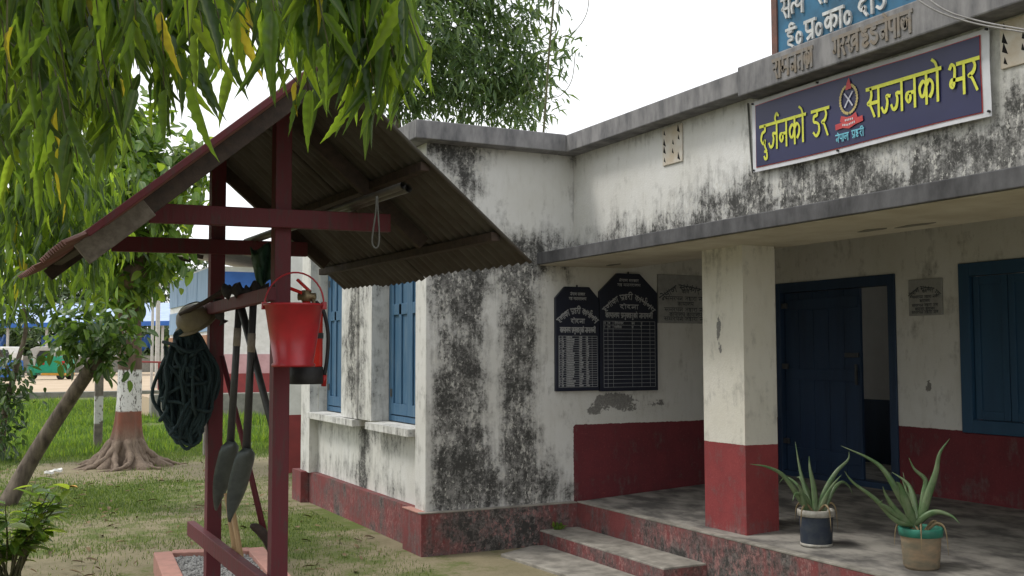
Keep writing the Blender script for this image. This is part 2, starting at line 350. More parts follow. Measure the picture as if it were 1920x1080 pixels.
tag(link('ground', me, M_ground, smooth=True), kind='structure')

def blades(name, X, Y, h, wd, mat, z=0.):
    n = len(X); a = rng.random(n)*math.pi*2; lean = rng.normal(0, .35, n)*h; la = rng.random(n)*math.pi*2
    base = np.stack([X, Y, np.full(n, z-.01)], 1); d = np.stack([np.cos(a), np.sin(a), np.zeros(n)], 1)*(wd/2)[:, None]
    tip = base + np.stack([np.cos(la)*lean, np.sin(la)*lean, h], 1)
    V = np.stack([base-d, base+d, tip], 1).reshape(-1, 3); return np_mesh(name, V, np.arange(3*n).reshape(-1, 3))
n = 230000                                        # short turf in the near yard
Y = 5 + 16*rng.random(n)**.9; X = -1.2 + rng.random(n)*6.2
X = X*(Y/12)+.0; keep = (rng.random(n) < grass_amt(X, Y)**1.7*1.3) & ((X < 3.1) | (Y > 12.5)) & ~((X > 1.0) & (X < 2.1) & (Y < 8.6))
X, Y = X[keep], Y[keep]; h = (.015+.03*rng.random(len(X)))*(1+1.2*smooth(15, 19, Y))
tag(link('short_grass', blades('short_grass', X, Y, h, .004+.0004*Y, M_grass), M_grass), 'short patchy grass growing over the bare yard soil', 'grass', kind='stuff')
n = 90000                                         # taller lush grass beyond the painted tree
Y = 18.0 + 22*rng.random(n)**1.3; X = (-.04+.36*rng.random(n))*Y; keep = (vnoise(X, Y, 1.8, 9) > .22) & (rng.random(n) < smooth(17.6, 19.5, Y)+.1)
X, Y = X[keep], Y[keep]; h = (.05+.10*rng.random(len(X)))*(.35+1.1*vnoise(X, Y, .9, 11)+.9*smooth(.62, .8, vnoise(X, Y, .6, 12)))
tag(link('lush_grass', blades('lush_grass', X, Y, h, .012+.0006*Y, L_bright), L_bright), 'lush green grass in front of the low concrete kerb', 'grass', kind='stuff')

# ------------------------------------------------------------------ building
def gauss(x, c, s): return math.exp(-((x-c)/s)**2)
def sst(a, b, x): t = min(1, max(0, (x-a)/(b-a))); return t*t*(3-2*t)
def grid_wall(name, o, u, v, th, fn, mat, parent, res=.045, holes=()):
    """a solid wall: gridded front face (origin o, edges u and v) with a wear mask, thickness vector th; holes as (u0,u1,v0,v1) in metres"""
    o, u, v, th = map(np.array, (o, u, v, th)); lu, lv = np.linalg.norm(u), np.linalg.norm(v)
    us = np.linspace(0, lu, max(2, int(lu/res)+1)); vs = np.linspace(0, lv, max(2, int(lv/res)+1))
    for (a, b, c, d) in holes: us = np.append(us, [a, b]); vs = np.append(vs, [c, d])
    us = np.unique(np.clip(us, 0, lu).round(4)); vs = np.unique(np.clip(vs, 0, lv).round(4)); nu, nv = len(us), len(vs)
    U, Vv = u/lu, v/lv; P = [o+U*a+Vv*b for b in vs for a in us]; Fc = []
    def inh(a, b): return any(h[0] < a < h[1] and h[2] < b < h[3] for h in holes)
    for j in range(nv-1):
        for i in range(nu-1):
            if not inh((us[i]+us[i+1])/2, (vs[j]+vs[j+1])/2): Fc.append((j*nu+i, j*nu+i+1, (j+1)*nu+i+1, (j+1)*nu+i))
    nf = len(P); mb = MB(); mb.add(P, Fc)
    def q(a, b, c, d): mb.add([a, b, c, d], [(0, 1, 2, 3)])
    A, B_, C_, D = o, o+u, o+u+v, o+v
    for a, b in ((A, B_), (B_, C_), (C_, D), (D, A)): q(a, a+th, b+th, b)
    if not holes: q(A+th, D+th, C_+th, B_+th)
    for (a, b, c, d) in holes:
        H = [o+U*a+Vv*c, o+U*b+Vv*c, o+U*b+Vv*d, o+U*a+Vv*d]
        for i in range(4): q(H[i], H[(i+1) % 4], H[(i+1) % 4]+th, H[i]+th)
    me = mb.mesh(name); ca = me.color_attributes.new('mask', 'FLOAT_COLOR', 'POINT')
    dat = np.zeros((len(mb.v), 4), np.float32); dat[:, 3] = 1
    for i, p in enumerate(mb.v): dat[i, :3] = fn(*p)
    ca.data.foreach_set('color', dat.ravel()); return link(name, me, mat, parent)
B = empty('station_building', (4.6, 7.9, 0), 'single storey whitewashed building with mould-blackened plaster and deep red base', 'building')
XW, YW, XV, XB = 3.236, 7.947, 4.613, 6.85
Z_SL0, Z_SL1 = 3.315, 3.465
def vn(x, z, s, k): return float(vnoise(x, z, s, k))
def mask_front(x, y, z):
    m = 0.
    if z < 2.40:
        d = gauss(x, 3.54, .24)*1.0 + gauss(x, 4.06, .19)*.85
        d -= gauss(x, 3.84, .075)*.50
        d += .22*sst(3.25, 3.32, x)*sst(4.40, 4.15, x)
        d *= .62 + .5*vn(x, z, .35, 21)
        d *= sst(.55, 1.0, z)*.55 + .5 if z < 1.2 else 1
        m = max(0, d)*.80 + .10
        m += .50*gauss(z, .58, .22)*sst(3.2, 3.45, x)*sst(4.60, 4.15, x)
        m += .30*gauss(z, .40, .12)*sst(5.0, 4.4, x)
        if x < 4.35: m += .22*gauss(z, 2.25, .28)
    else:
        m = .70*gauss(x, 3.62, .17)*sst(2.4, 3.2, z) + .45*gauss(x, 3.35, .25)*sst(2.6, 3.3, z) + .25*gauss(z, 3.34, .10)
    m += .62*gauss(z, 2.42, .13)*sst(4.75, 4.5, x)*sst(3.6, 4.0, x) + .40*gauss(z, 2.55, .2)*sst(4.7, 4.45, x)*sst(3.3, 3.8, x)
    m += .35*gauss(x, 4.60, .03)*sst(2.4, 2.5, z)
    m += .12*sst(1.35, .5, z)*sst(4.2, 4.4, x)*sst(4.7, 4.55, x)
    red = 1. if (x > 4.60 and z < .987) else 0.
    cem = .85*gauss(x, 5.02, .30)*gauss(z, 1.20, .075) + .62*gauss(x, 4.80, .1)*gauss(z, 1.09, .05) + .6*gauss(x, 5.5, .12)*gauss(z, 1.16, .035) + .45*gauss(x, 5.2, .3)*gauss(z, 1.10, .05)
    if x > 4.62 and z < 2.36: m *= .5; m += .03
    return m, red, cem
def mask_left(x, y, z):
    m = .02 + .18*vn(y, z, .5, 31) + .36*gauss(y, 9.78, .16)*(1-.3*gauss(z, 1.0, .1)) + .22*gauss(z, .42, .1) + .30*sst(9.2, 9.5, y)*sst(10.3, 10.0, y)*sst(.9, 1.2, z) + .30*gauss(z, .85, .12)
    m += .30*gauss(y, 9.75, .14)*sst(1.0, .6, z)
    return m, 0, 0
def mask_pil(x, y, z): return (.08 + .2*vn(y, z, .4, 33) + .25*gauss(z, .4, .15), 0, 0)
def mask_parapet(x, y, z):
    k = sst(8.0, 4.8, y); hgt = .10 + .34*k
    d = sst(hgt+.16+.15*vn(y, z, .3, 41), 0, z-2.46)
    m = d*(.56+.26*k) + .22*gauss(z, 3.30, .07) + .06
    m += .30*gauss(y, 5.56, .05)*sst(3.3, 2.6, z) + .22*gauss(y, 3.55, .08) + .18*gauss(y, 7.9, .04)
    m += .18*k*gauss(z, 2.85, .2)*vn(y, z, .25, 44)
    return m, 0, 0
def mask_back(x, y, z):
    red = 1. if z < .985 else 0.; cem = .85*gauss(y, 6.14, .05)*gauss(z, 1.33, .07) + .6*gauss(y, 5.92, .03)*gauss(z, 1.40, .05) + .4*gauss(y, 6.25, .02)*gauss(z, 1.28, .03)
    return (.05+.12*vn(y, z, .5, 51) + .16*gauss(z, .5, .08), red, cem)
zt = Z_SL0
# wing, front wall running on as the end wall of the veranda
grid_wall('front_wall', (XW+.005, YW, .30), (XB-XW+.195, 0, 0), (0, 0, zt-.30+.02), (0, .22, 0), mask_front, M_wall, B, .035)
XL = 3.335
holes = [(9.32-8.17+.0, 8.17-8.17, .0, .0)]
o_l = (XL, 11.60, .30)                         # left wall, u runs toward the camera (-y)
hol = [(11.60-9.32, 11.60-8.20, .98-.30, 2.75-.30), (11.60-11.25, 11.60-10.16, .98-.30, 2.75-.30)]
grid_wall('left_wall', o_l, (0, -(11.60-YW-.23), 0), (0, 0, zt-.30+.02), (.22, 0, 0), mask_left, M_wall, B, .05, hol)
grid_wall('corner_pilaster', (XW, YW+.23, .325), (0, -.224, 0), (0, 0, zt-.315), (.12, 0, 0), mask_pil, M_wall, B, .04)
grid_wall('corner_pilaster', (XW, 11.60, .325), (0, -.33, 0), (0, 0, zt-.315), (.098, 0, 0), mask_pil, M_wall, B, .05)
grid_wall('window_pier', (XW, 10.16, .985), (0, -(10.16-9.69), 0), (0, 0, zt-.975), (.098, 0, 0), mask_left, M_wall, B, .04)
grid_wall('window_pier', (XW+.018, 9.685, .985), (0, -(9.685-9.32), 0), (0, 0, zt-.975), (.08, 0, 0), mask_left, M_wall, B, .04)
grid_wall('rear_wall', (XB+.2, 11.6, .3), (-(XB+.2-XL), 0, 0), (0, 0, zt-.29), (0, -.2, 0), mask_pil, M_wall, B, .3)
grid_wall('lintel_band', (XW, 11.27, 2.75), (0, -(11.27-8.17), 0), (0, 0, .12), (.098, 0, 0), mask_pil, M_wall, B, .05)
for a, b in ((8.245, 9.32), (9.69, 11.28)):
    grid_wall('window_sill', (3.195, b, .915), (0, -(b-a), 0), (0, 0, .062), (.24, 0, 0), lambda x, y, z: (.36, 0, 0), M_wall, B, .05)
def shutter_window(y0, y1, z0, z1, x):
    f = MB(); f.box((x, y0, z0), (x+.07, y0+.06, z1)); f.box((x, y1-.06, z0), (x+.07, y1, z1)); f.box((x, y0+.06, z1-.06), (x+.07, y1-.06, z1)); f.box((x, y0+.06, z0), (x+.07, y1-.06, z0+.05))
    W = f.build('window', M_shutter, B, bevel=.004)
    n = 2; wd = (y1-y0-.13)/n
    for i in range(n):
        a = y0+.063+i*(wd+.005); b = a+wd; xx = x-.012+.006*i; s = MB()
        s.box((xx, a, z0+.06), (xx+.03, a+.07, z1-.07)); s.box((xx, b-.07, z0+.06), (xx+.03, b, z1-.07))
        for zz in (z0+.06, (z0*.45+z1*.55), z1-.17): s.box((xx, a+.07, zz), (xx+.03, b-.07, zz+.10))
        s.box((xx, (a+b)/2-.03, z0+.16), (xx+.03, (a+b)/2+.03, z1-.17)); s.box((xx+.016, a+.07, z0+.16), (xx+.028, b-.07, z1-.17))
        link('shutter', s.mesh('shutter'), M_shutter, W, bevel=.004)
        for zz in (z0+.22, z1-.42): MB().box((xx-.006, (a if i == 0 else b-.05), zz), (xx-.0005, (a+.05 if i == 0 else b), zz+.07)).build('hinge', M_blacksteel, W)
    return W
shutter_window(8.21, 9.31, .99, 2.74, 3.42); shutter_window(10.17, 11.24, .99, 2.74, 3.42)
# base of the wing, red paint worn to black
def mask_base(x, y, z): return (.18 + .55*sst(3.3, 3.7, x)*sst(4.45, 4.0, x)*(y < 8.0) + .3*vn(x+y, z, .3, 61) - .2*sst(3.3, 3.1, x) + .1*gauss(z, 0, .1), 1., 0)
grid_wall('plinth', (3.181, 7.887, -.05), (4.60-3.181, 0, 0), (0, 0, .382), (0, .30, 0), mask_base, M_plinth, B, .03)
grid_wall('plinth', (3.176, 8.30, -.05), (0, -.408, 0), (0, 0, .381), (.2, 0, 0), mask_base, M_plinth, B, .03)
grid_wall('plinth', (3.262, 11.35, -.05), (0, -(11.35-8.305), 0), (0, 0, .378), (.2, 0, 0), mask_base, M_plinth, B, .05)
grid_wall('plinth', (3.176, 11.72, -.05), (0, -.36, 0), (0, 0, .382), (.2, 0, 0), mask_base, M_plinth, B, .05)
grid_wall('plinth', (3.17, 11.355, -.05), (.085, 0, 0), (0, 0, .380), (0, .01, 0), mask_base, M_plinth, B, .05)
# parapet wall above the veranda, beam, projecting ledge
grid_wall('parapet_wall', (XV, YW-.003, 2.465), (0, -(YW+1.5), 0), (0, 0, zt-2.465+.02), (.2, 0, 0), mask_parapet, M_wall, B, .04)
box('beam', (XV, -1.5, 2.352), (5.14, YW-.003, 2.462), M_ceiling, B)
box('beam', (XV+.25, -1.5, 2.463), (5.138, YW-.004, 2.80), M_ceiling, B)
lm = MB(); lm.box((4.25, -1.5, 2.355), (XV-.002, YW+.05, 2.455)); lm.build('ledge', M_ledge, B, bevel=.006)
box('ledge_soffit', (4.275, -1.5, 2.349), (XV-.001, YW-.004, 2.3545), M_ceiling, B)
box('ceiling', (5.139, -1.5, 2.78), (XB, YW-.002, 2.95), M_ceiling, B)
# veranda back wall with door and window openings
DY0, DY1, DZ = 6.46, 7.93, 2.26
hb = [(YW+.0-DY1, YW-DY0, .0, DZ-.40), (YW-5.81, YW-4.35, .98-.40, 2.295-.40)]
grid_wall('back_wall', (XB, YW, .40), (0, -(YW+1.5), 0), (0, 0, 2.55), (.22, 0, 0), mask_back, M_wall, B, .05, hb)
# platform with a drainage fall to the front
ed = MB(); Y0, Y1 = -1.5, YW-.002
ed.add([(4.605, Y0, .345), (4.605, Y1-.06, .345), (XB, Y1, .455), (XB, Y0, .455), (4.605, Y0, -.05), (4.605, Y1-.06, -.05), (XB, Y1, -.05), (XB, Y0, -.05)],
       [(0, 3, 2, 1), (0, 1, 5, 4), (2, 3, 7, 6), (0, 4, 7, 3), (1, 2, 6, 5)])
ed.build('veranda_floor', M_floor, B)
def mask_edge(x, y, z): return (.12 + .50*gauss(y, 6.1, .75)*sst(.4, .0, z) + .36*vn(y, z, .3, 71) + .30*gauss(y, 5.8, .3), 1., 0)
grid_wall('veranda_edge', (4.597, 7.884, -.05), (0, -(7.884+1.5), 0), (0, 0, .385), (.007, 0, 0), mask_edge, M_plinth, B, .03)
box('edge_cap', (4.594, -1.5, .3352), (4.66, 7.884, .349), M_step, B, .003)
box('plinth_cap', (3.170, 7.882, .3325), (4.594, 7.952, .343), M_step, B, .003)
box('plinth_cap', (3.170, 7.953, .3325), (3.25, 8.302, .343), M_pink, B, .003)
st = MB(); st.box((4.235, 6.10, -.05), (4.5965, 7.884, .135)); STP = st.build('step', M_step, B, bevel=.006)
grid_wall('step_face', (4.231, 7.884, -.05), (0, -1.784, 0), (0, 0, .172), (.0035, 0, 0), lambda x, y, z: (.34+.25*vn(y, z, .25, 73), 1, 0), M_plinth, B, .03)
grid_wall('step_face', (4.232, 6.097, -.05), (.362, 0, 0), (0, 0, .172), (0, .0028, 0), lambda x, y, z: (.36+.25*vn(x, z, .25, 74), 1, 0), M_plinth, B, .03)
sl_ = MB(); sl_.poly([(3.74, 7.62, -.05), (4.12, 7.82, -.05), (4.23, 7.80, -.05), (4.23, 5.6, -.05), (3.82, 5.6, -.05), (3.81, 6.6, -.05)], (0, 0, .075)); sl_.build('step', M_step, B, bevel=.008)
# pillar
def mask_pillar(x, y, z):
    r = 1. if z < .972 else 0.; c = (.8*gauss(y, 6.12, .035)*gauss(z, 1.78, .13) + .55*gauss(y, 6.10, .03)*gauss(z, 1.62, .05) + .5*gauss(y, 6.0, .03)*gauss(z, 1.36, .05))*(x < 4.76)
    return (.06 + .10*vn(y+x, z, .3, 81) + .25*gauss(z, .36, .06) + .10*gauss(z, 2.3, .15), r, c)
PX0, PX1, PY0, PY1 = 4.745, 5.03, 5.845, 6.305
grid_wall('pillar', (PX0, PY1, .335), (0, -(PY1-PY0), 0), (0, 0, 2.022), (.14, 0, 0), mask_pillar, M_pillar, B, .02)
grid_wall('pillar', (PX0+.0005, PY0-.001, .335), (PX1-PX0, 0, 0), (0, 0, 2.022), (0, PY1-PY0, 0), mask_pillar, M_pillar, B, .02)
# roof slab with projecting edge, raised upstand over the sign
rs = MB(); rs.poly([(3.078, 11.8, Z_SL0), (3.078, 7.787, Z_SL0), (4.453, 7.787, Z_SL0), (4.453, 7.95, Z_SL0), (7.4, 7.95, Z_SL0), (7.4, 11.8, Z_SL0)], (0, 0, .15))
rs.build('roof_slab', M_concrete, B, bevel=.008)
box('roof_slab', (4.453, 5.50, Z_SL0-.002), (9.5, 7.9495, Z_SL1-.003), M_concrete, B, .008)
box('roof_slab', (4.445, -1.5, 3.285), (9.5, 5.499, 3.485), M_concrete, B, .010)
# vent blocks
def vent(y0, y1, z0, z1):
    v = MB(); x = 4.600
    v.box((x, y0, z0), (4.614, y1, z1)); V_ = v.build('vent_block', M_palev, B, bevel=.004)
    W, H = y1-y0, z1-z0
    for (a, b, s) in ((.14, .86, .3), (.14, .64, .2), (.14, .14, .3), (.86, .86, .2), (.86, .6, .3), (.86, .4, .3), (.86, .14, .2), (.42, .55, .2), (.44, .32, .2)):
        c = (4.5985, y0+a*W, z0+b*H); r = s*.12; h = MB().poly([(c[0], c[1]-r*.35, c[2]-r*.8), (c[0], c[1]+r*.6, c[2]-r*.3), (c[0], c[1]+r*.3, c[2]+r)], (.004, 0, 0)); link('vent_hole_plate', h.mesh('vent_hole_plate'), M_holeshade, V_)  # near-black plates on the solid block, painted for the shade inside holes
M_palev = simple('vent_plaster', (.50, .43, .33), (.58, .55, .49), .9, 10, 6, .3); M_holeshade = simple('painted_hole_shade', (.012, .011, .01), None, .95, 9, 2, 0)
vent(6.335, 6.585, 3.01, 3.295); vent(3.37, 3.615, 3.03, 3.275)
# room behind the door (plain plaster, red base), seen through the open leaf
rm = MB(); x0, x1, y0, y1 = XB+.22, 9.9, 4.0, 10.0
rm.add([(x0, y0, .46), (x1, y0, .46), (x1, y1, .46), (x0, y1, .46), (x0, y0, 2.95), (x1, y0, 2.95), (x1, y1, 2.95), (x0, y1, 2.95)], [(0, 1, 2, 3), (4, 7, 6, 5), (1, 5, 6, 2)])  # end walls left out so added daylight brightens the partition
rm.build('inner_room', M_darkroom, B)
box('inner_floor', (XB+.1, 5.0, .45), (8.29, 9.97, .468), M_floor, B); box('partition', (8.3, 6.4, .46), (8.4, 10.0, 2.94), M_darkroom, B); box('inner_dado', (8.29, 6.4, .46), (8.2995, 10.0, 1.12), M_bluedoor, B); box('inner_dado', (9.88, 4.0, .46), (9.899, 10.0, 1.15), M_redband, B); box('inner_wall', (7.1, 9.98, .46), (8.29, 10.06, 1.30), M_darkroom, B)
df = MB(); df.box((XB-.02, DY0, .44), (XB+.1, DY0+.075, DZ)); df.box((XB-.02, DY1-.06, .44), (XB+.1, DY1, DZ)); df.box((XB-.02, DY0+.075, DZ-.09), (XB+.1, DY1-.06, DZ))
df.box((XB-.018, DY0+.076, .44), (XB+.098, DY1-.061, .505)); DR = df.build('door', M_bluedoor, B, bevel=.004)
def leaf(y0, y1, x, sign=0):
    d = MB(); n = 5; wd = (y1-y0)/n
    for i in range(n): d.box((x, y0+i*wd+.003, .47), (x+.03, y0+(i+1)*wd-.003, DZ-.095))
    for z in (.62, 1.35, 2.0): d.box((x-.012, y0+.02, z), (x-.0005, y1-.02, z+.10))
    return d
leaf(6.895, 7.865, XB+.03).build('door_leaf', M_bluedoor, DR, bevel=.003)
MB().beam((XB+.004, 6.93, 1.32), (XB+.004, 6.93, 1.50), .02, .02, (0, 1, 0)).build('door_handle', M_blacksteel, DR, bevel=.003)
MB().box((XB-.002, 6.90, 1.56), (XB+.017, 7.06, 1.60)).build('door_bolt', M_blacksteel, DR, bevel=.003)
for z in (.75, 1.45, 2.02): MB().box((XB-.006, 7.80, z), (XB+.017, 7.90, z+.05)).build('hinge', M_blacksteel, DR, bevel=.003)
dl = MB(); dl.box((XB+.11, 6.50, .47), (XB+.11+.60, 6.535, DZ-.1)); dl.build('door_leaf', M_bluedoor, DR, bevel=.004)
wz0, wz1, wy0, wy1 = .985, 2.29, 4.35, 5.805
f = MB(); f.box((XB-.025, wy1-.10, wz0), (XB+.06, wy1, wz1)); f.box((XB-.025, wy0, wz0), (XB+.06, wy0+.1, wz1)); f.box((XB-.025, wy0+.1, wz1-.10), (XB+.06, wy1-.1, wz1)); f.box((XB-.025, wy0+.1, wz0), (XB+.06, wy1-.1, wz0+.10))
M_winblue = simple('veranda_window_blue', (.022, .072, .140), (.018, .058, .115), .55, 9, 6, .15, stretch=(1, 1, .2))
W = f.build('window', M_winblue, B, bevel=.004)
for i in range(4):
    a = wy0+.105+i*.3125; s = MB(); s.box((XB+.02, a, wz0+.105), (XB+.045, a+.305, wz1-.105))
    s.box((XB+.008, a, wz0+.105), (XB+.0195, a+.055, wz1-.105)); s.box((XB+.008, a+.25, wz0+.105), (XB+.0195, a+.305, wz1-.105)); s.box((XB+.008, a+.056, wz0+.105), (XB+.0195, a+.249, wz0+.17)); s.box((XB+.008, a+.056, wz1-.17), (XB+.0195, a+.249, wz1-.105))
    link('shutter', s.mesh('shutter'), M_winblue, W, bevel=.003)
# bare patches in the soffit paint
for (px, py, a, b) in ((1635, 432, .10, .04), (1715, 423, .13, .035), (1150, 497, .10, .03)):
    c = on(px, py, 2, 2.3485); pp = [(c[0]+b*math.sin(t)*(1+.3*math.sin(3*t)), c[1]+a*math.cos(t)*(1+.25*math.sin(2*t+1)), 2.3485) for t in np.linspace(0, 6.28, 15)[:-1]]
    MB().poly(pp, (0, 0, .0035)).build('bare_patch', M_cement, B)
tag(box('rear_block', (3.74, 14.2, -.05), (6.2, 14.5, 3.3), M_whitepaint), 'white rear block with a red painted base beyond the wing', 'building')
rb = bpy.data.objects['rear_block']; box('painted_base', (3.735, 14.195, -.05), (6.2, 14.4, .78), M_redband, rb)

# ------------------------------------------------------------------ lettering (drawn Devanagari strokes)
def E2(cx, cy_, rx, ry, a0=0, a1=360, n=9): return [(cx+rx*math.cos(R(a0+(a1-a0)*i/n)), cy_+ry*math.sin(R(a0+(a1-a0)*i/n))) for i in range(n+1)]
D = lambda x, b=0.: [(x, 1), (x, b)]
GL = {  # advance, headline?, strokes
 'ka': (.98, 1, [D(.5), [(.5,.62),(.32,.74),(.12,.56),(.18,.3),(.36,.3),(.5,.58)], [(.5,.58),(.68,.74),(.86,.6),(.84,.36),(.70,.2)]]),
 'na': (.78, 1, [D(.62), [(.62,.50),(.38,.50),(.16,.50),(.10,.34),(.22,.22),(.34,.32),(.32,.48)]]),
 'ja': (.88, 1, [D(.72), [(.72,.58),(.42,.60),(.46,.40),(.38,.16),(.20,.10),(.08,.26)]]),
 'j_': (.56, 1, [[(.56,.58),(.36,.60),(.40,.40),(.32,.16),(.16,.10),(.04,.26)]]),
 'sa': (.90, 1, [D(.74), [(.24,1),(.30,.80),(.22,.60),(.06,.50),(.22,.42),(.46,.04)], [(.20,.50),(.74,.50)]]),
 's_': (.5, 1, [[(.24,1),(.30,.80),(.22,.60),(.06,.50),(.22,.42),(.46,.04)], [(.20,.50),(.5,.50)]]),
 'ra': (.56, 1, [[(.28,1),(.38,.80),(.28,.60),(.08,.52),(.22,.44),(.46,.02)]]),
 'da': (.66, 1, [[(.40,1),(.40,.80),(.18,.72),(.08,.48),(.24,.30),(.40,.42),(.36,.24),(.52,.0)]]),
 'dda': (.66, 1, [[(.38,1),(.38,.84),(.16,.80),(.14,.62),(.34,.56),(.50,.46),(.50,.22),(.30,.08),(.10,.22)]]),
 'bha': (.90, 2, [D(.74), [(.06,.90),(.16,1.02),(.30,.92),(.28,.55),(.20,.30),(.08,.36),(.16,.52),(.40,.50),(.74,.50)]]),
 'pa': (.74, 1, [D(.60), [(.14,1),(.14,.60),(.26,.44),(.60,.44)]]),
 'pra': (.74, 1, [D(.60), [(.14,1),(.14,.60),(.26,.44),(.60,.44)], [(.58,.30),(.20,.06)]]),
 'la': (.98, 1, [D(.82), [(.82,.60),(.66,.76),(.52,.58),(.44,.32),(.24,.30),(.12,.50),(.22,.72),(.38,.62),(.44,.32)]]),
 'ha': (.66, 1, [[(.38,1),(.38,.86),(.16,.82),(.18,.64),(.44,.62),(.46,.44),(.24,.38),(.18,.18),(.36,.08),(.52,.18)]]),
 'i': (.66, 1, [[(.40,1),(.40,.86),(.16,.82),(.16,.66),(.40,.58),(.46,.42),(.18,.38),(.16,.20),(.34,.12),(.50,.0)]]),
 'ii': (.70, 1, [[(.40,1),(.40,.86),(.16,.82),(.16,.66),(.40,.58),(.46,.42),(.18,.38),(.16,.20),(.34,.12),(.50,.0)], [(.36,1),(.26,1.16),(.42,1.30),(.56,1.20)]]),
 'ya': (.86, 1, [D(.70), [(.12,1),(.26,.84),(.18,.64),(.14,.50),(.30,.38),(.70,.48)]]),
 't_': (.42, 1, [[(.42,.60),(.26,.60),(.12,.42),(.18,.14)]]),
 'ta': (.74, 1, [D(.60), [(.60,.60),(.34,.60),(.16,.42),(.24,.12)]]),
 'ma': (.84, 1, [D(.68), [(.16,1),(.16,.34),(.08,.36),(.10,.46),(.68,.44)]]),
 'va': (.78, 1, [D(.62), [(.62,.70),(.36,.74),(.12,.56),(.26,.34),(.62,.52)]]),
 'kha': (1.1, 1, [[(.20,1),(.28,.80),(.18,.60),(.04,.52),(.2,.42),(.36,.1),(.5,.2)], D(.94), [(.94,.70),(.70,.74),(.5,.56),(.62,.34),(.94,.52)]]),
 'ga': (.72, 1, [D(.58), [(.20,1),(.22,.50),(.14,.30),(.06,.38)]]),
 'aa': (.30, 1, [D(.14)]), 'o': (.34, 1, [D(.16), [(.16,1),(.06,1.22),(-.12,1.34)]]),
 'e': (0, 0, [[(-.14,1),(-.24,1.20),(-.42,1.30)]]), 'u': (0, 0, [[(-.30,.0),(-.14,-.06),(-.12,-.26),(-.28,-.30),(-.34,-.20)]]),
 'reph': (0, 0, [[(-.18,1),(-.28,1.18),(-.14,1.34),(.0,1.24)]]), 'I': (.34, 1, [D(.18), [(.18,1),(.14,1.26),(-.10,1.32),(-.30,1.18),(-.32,1)]]),
 '0': (.60, 0, [E2(.28, .36, .17, .30)]), 'sp': (.45, 0, []), 'dot': (.2, 0, [[(.05,.1),(.1,.1)]]),
}
def layout(word):
    """strokes in em units and total advance"""
    x = 0; out = []; hl = None
    for k in word:
        adv, h, ss = GL[k]
        for s in ss: out.append([(px+x, py) for px, py in s])
        if h:
            a = x+(.42 if h == 2 else -.02)
            if hl and abs(hl[1]-a) < .5 and h != 2: hl[1] = x+adv+.02
            else:
                if hl: out.append([(hl[0], 1), (hl[1], 1)])
                hl = [a, x+adv+.02]
        elif k in ('sp', '0'):
            if hl: out.append([(hl[0], 1), (hl[1], 1)]); hl = None
        x += adv
    if hl: out.append([(hl[0], 1), (hl[1], 1)])
    return out, x
_tick = [0]
def letters(mb, word, O, U, Vv, N, size, wd, xs=1., depth=0., k=4, arc=None):
    """strokes as ribbons on the plane at O (U across, Vv up, N outwards); each stroke a hair above the last"""
    O, U, Vv, N = [np.array(a, float) for a in (O, U, Vv, N)]; ss, adv = layout(word)
    for s in ss:
        p = np.array(catmull([(a, b) for a, b in s], k)) if len(s) > 2 else np.array(s, float)
        p = p*np.array([size*xs, size])
        if arc:                                         # arc = (radius, total width): bend over the top
            rad, tw = arc; th = (p[:, 0]-adv*size*xs/2)/rad; rr = rad+p[:, 1]; p = np.stack([np.sin(th)*rr, np.cos(th)*rr-rad], 1)
        d = np.gradient(p, axis=0); d /= np.linalg.norm(d, axis=1)[:, None]+1e-9; nrm = np.stack([-d[:, 1], d[:, 0]], 1)
        _tick[0] = (_tick[0]+1) % 12; off = .0012+_tick[0]*.00022
        ww = wd*(1+.22*np.sin(np.arctan2(d[:, 1], d[:, 0])*2+.6))[:, None]/2
        p[0] -= d[0]*wd*.25; p[-1] += d[-1]*wd*.25
        A, B_ = p-nrm*ww, p+nrm*ww; n = len(p)
        P3 = lambda q, o: [O+U*a+Vv*b+N*o for a, b in q]
        top = off+depth
        vs = P3(A, top)+P3(B_, top); fs = [(i, i+1, n+i+1, n+i) for i in range(n-1)]
        if depth:
            vs += P3(A, -.002)+P3(B_, -.002)
            fs += [(2*n+i, 2*n+i+1, i+1, i) for i in range(n-1)]+[(n+i, n+i+1, 3*n+i+1, 3*n+i) for i in range(n-1)]+[(2*n, 0, n, 3*n), (3*n-1, 4*n-1, 2*n-1, n-1)]
        mb.add(vs, fs)
    return adv*size*xs
def ribbon(mb, pts, O, U, Vv, N, wd, off):
    O, U, Vv, N = [np.array(a, float) for a in (O, U, Vv, N)]; p = np.array(pts, float); d = np.gradient(p, axis=0); d /= np.linalg.norm(d, axis=1)[:, None]+1e-9
    nr = np.stack([-d[:, 1], d[:, 0]], 1)*wd/2; n = len(p); mb.add([O+U*a+Vv*b+N*off for a, b in np.concatenate([p-nr, p+nr])], [(i, i+1, n+i+1, n+i) for i in range(n-1)])
def flat(mb, pts, O, U, Vv, N, off):
    O, U, Vv, N = [np.array(a, float) for a in (O, U, Vv, N)]; mb.add([O+U*a+Vv*b+N*off for a, b in pts], [tuple(range(len(pts)))])

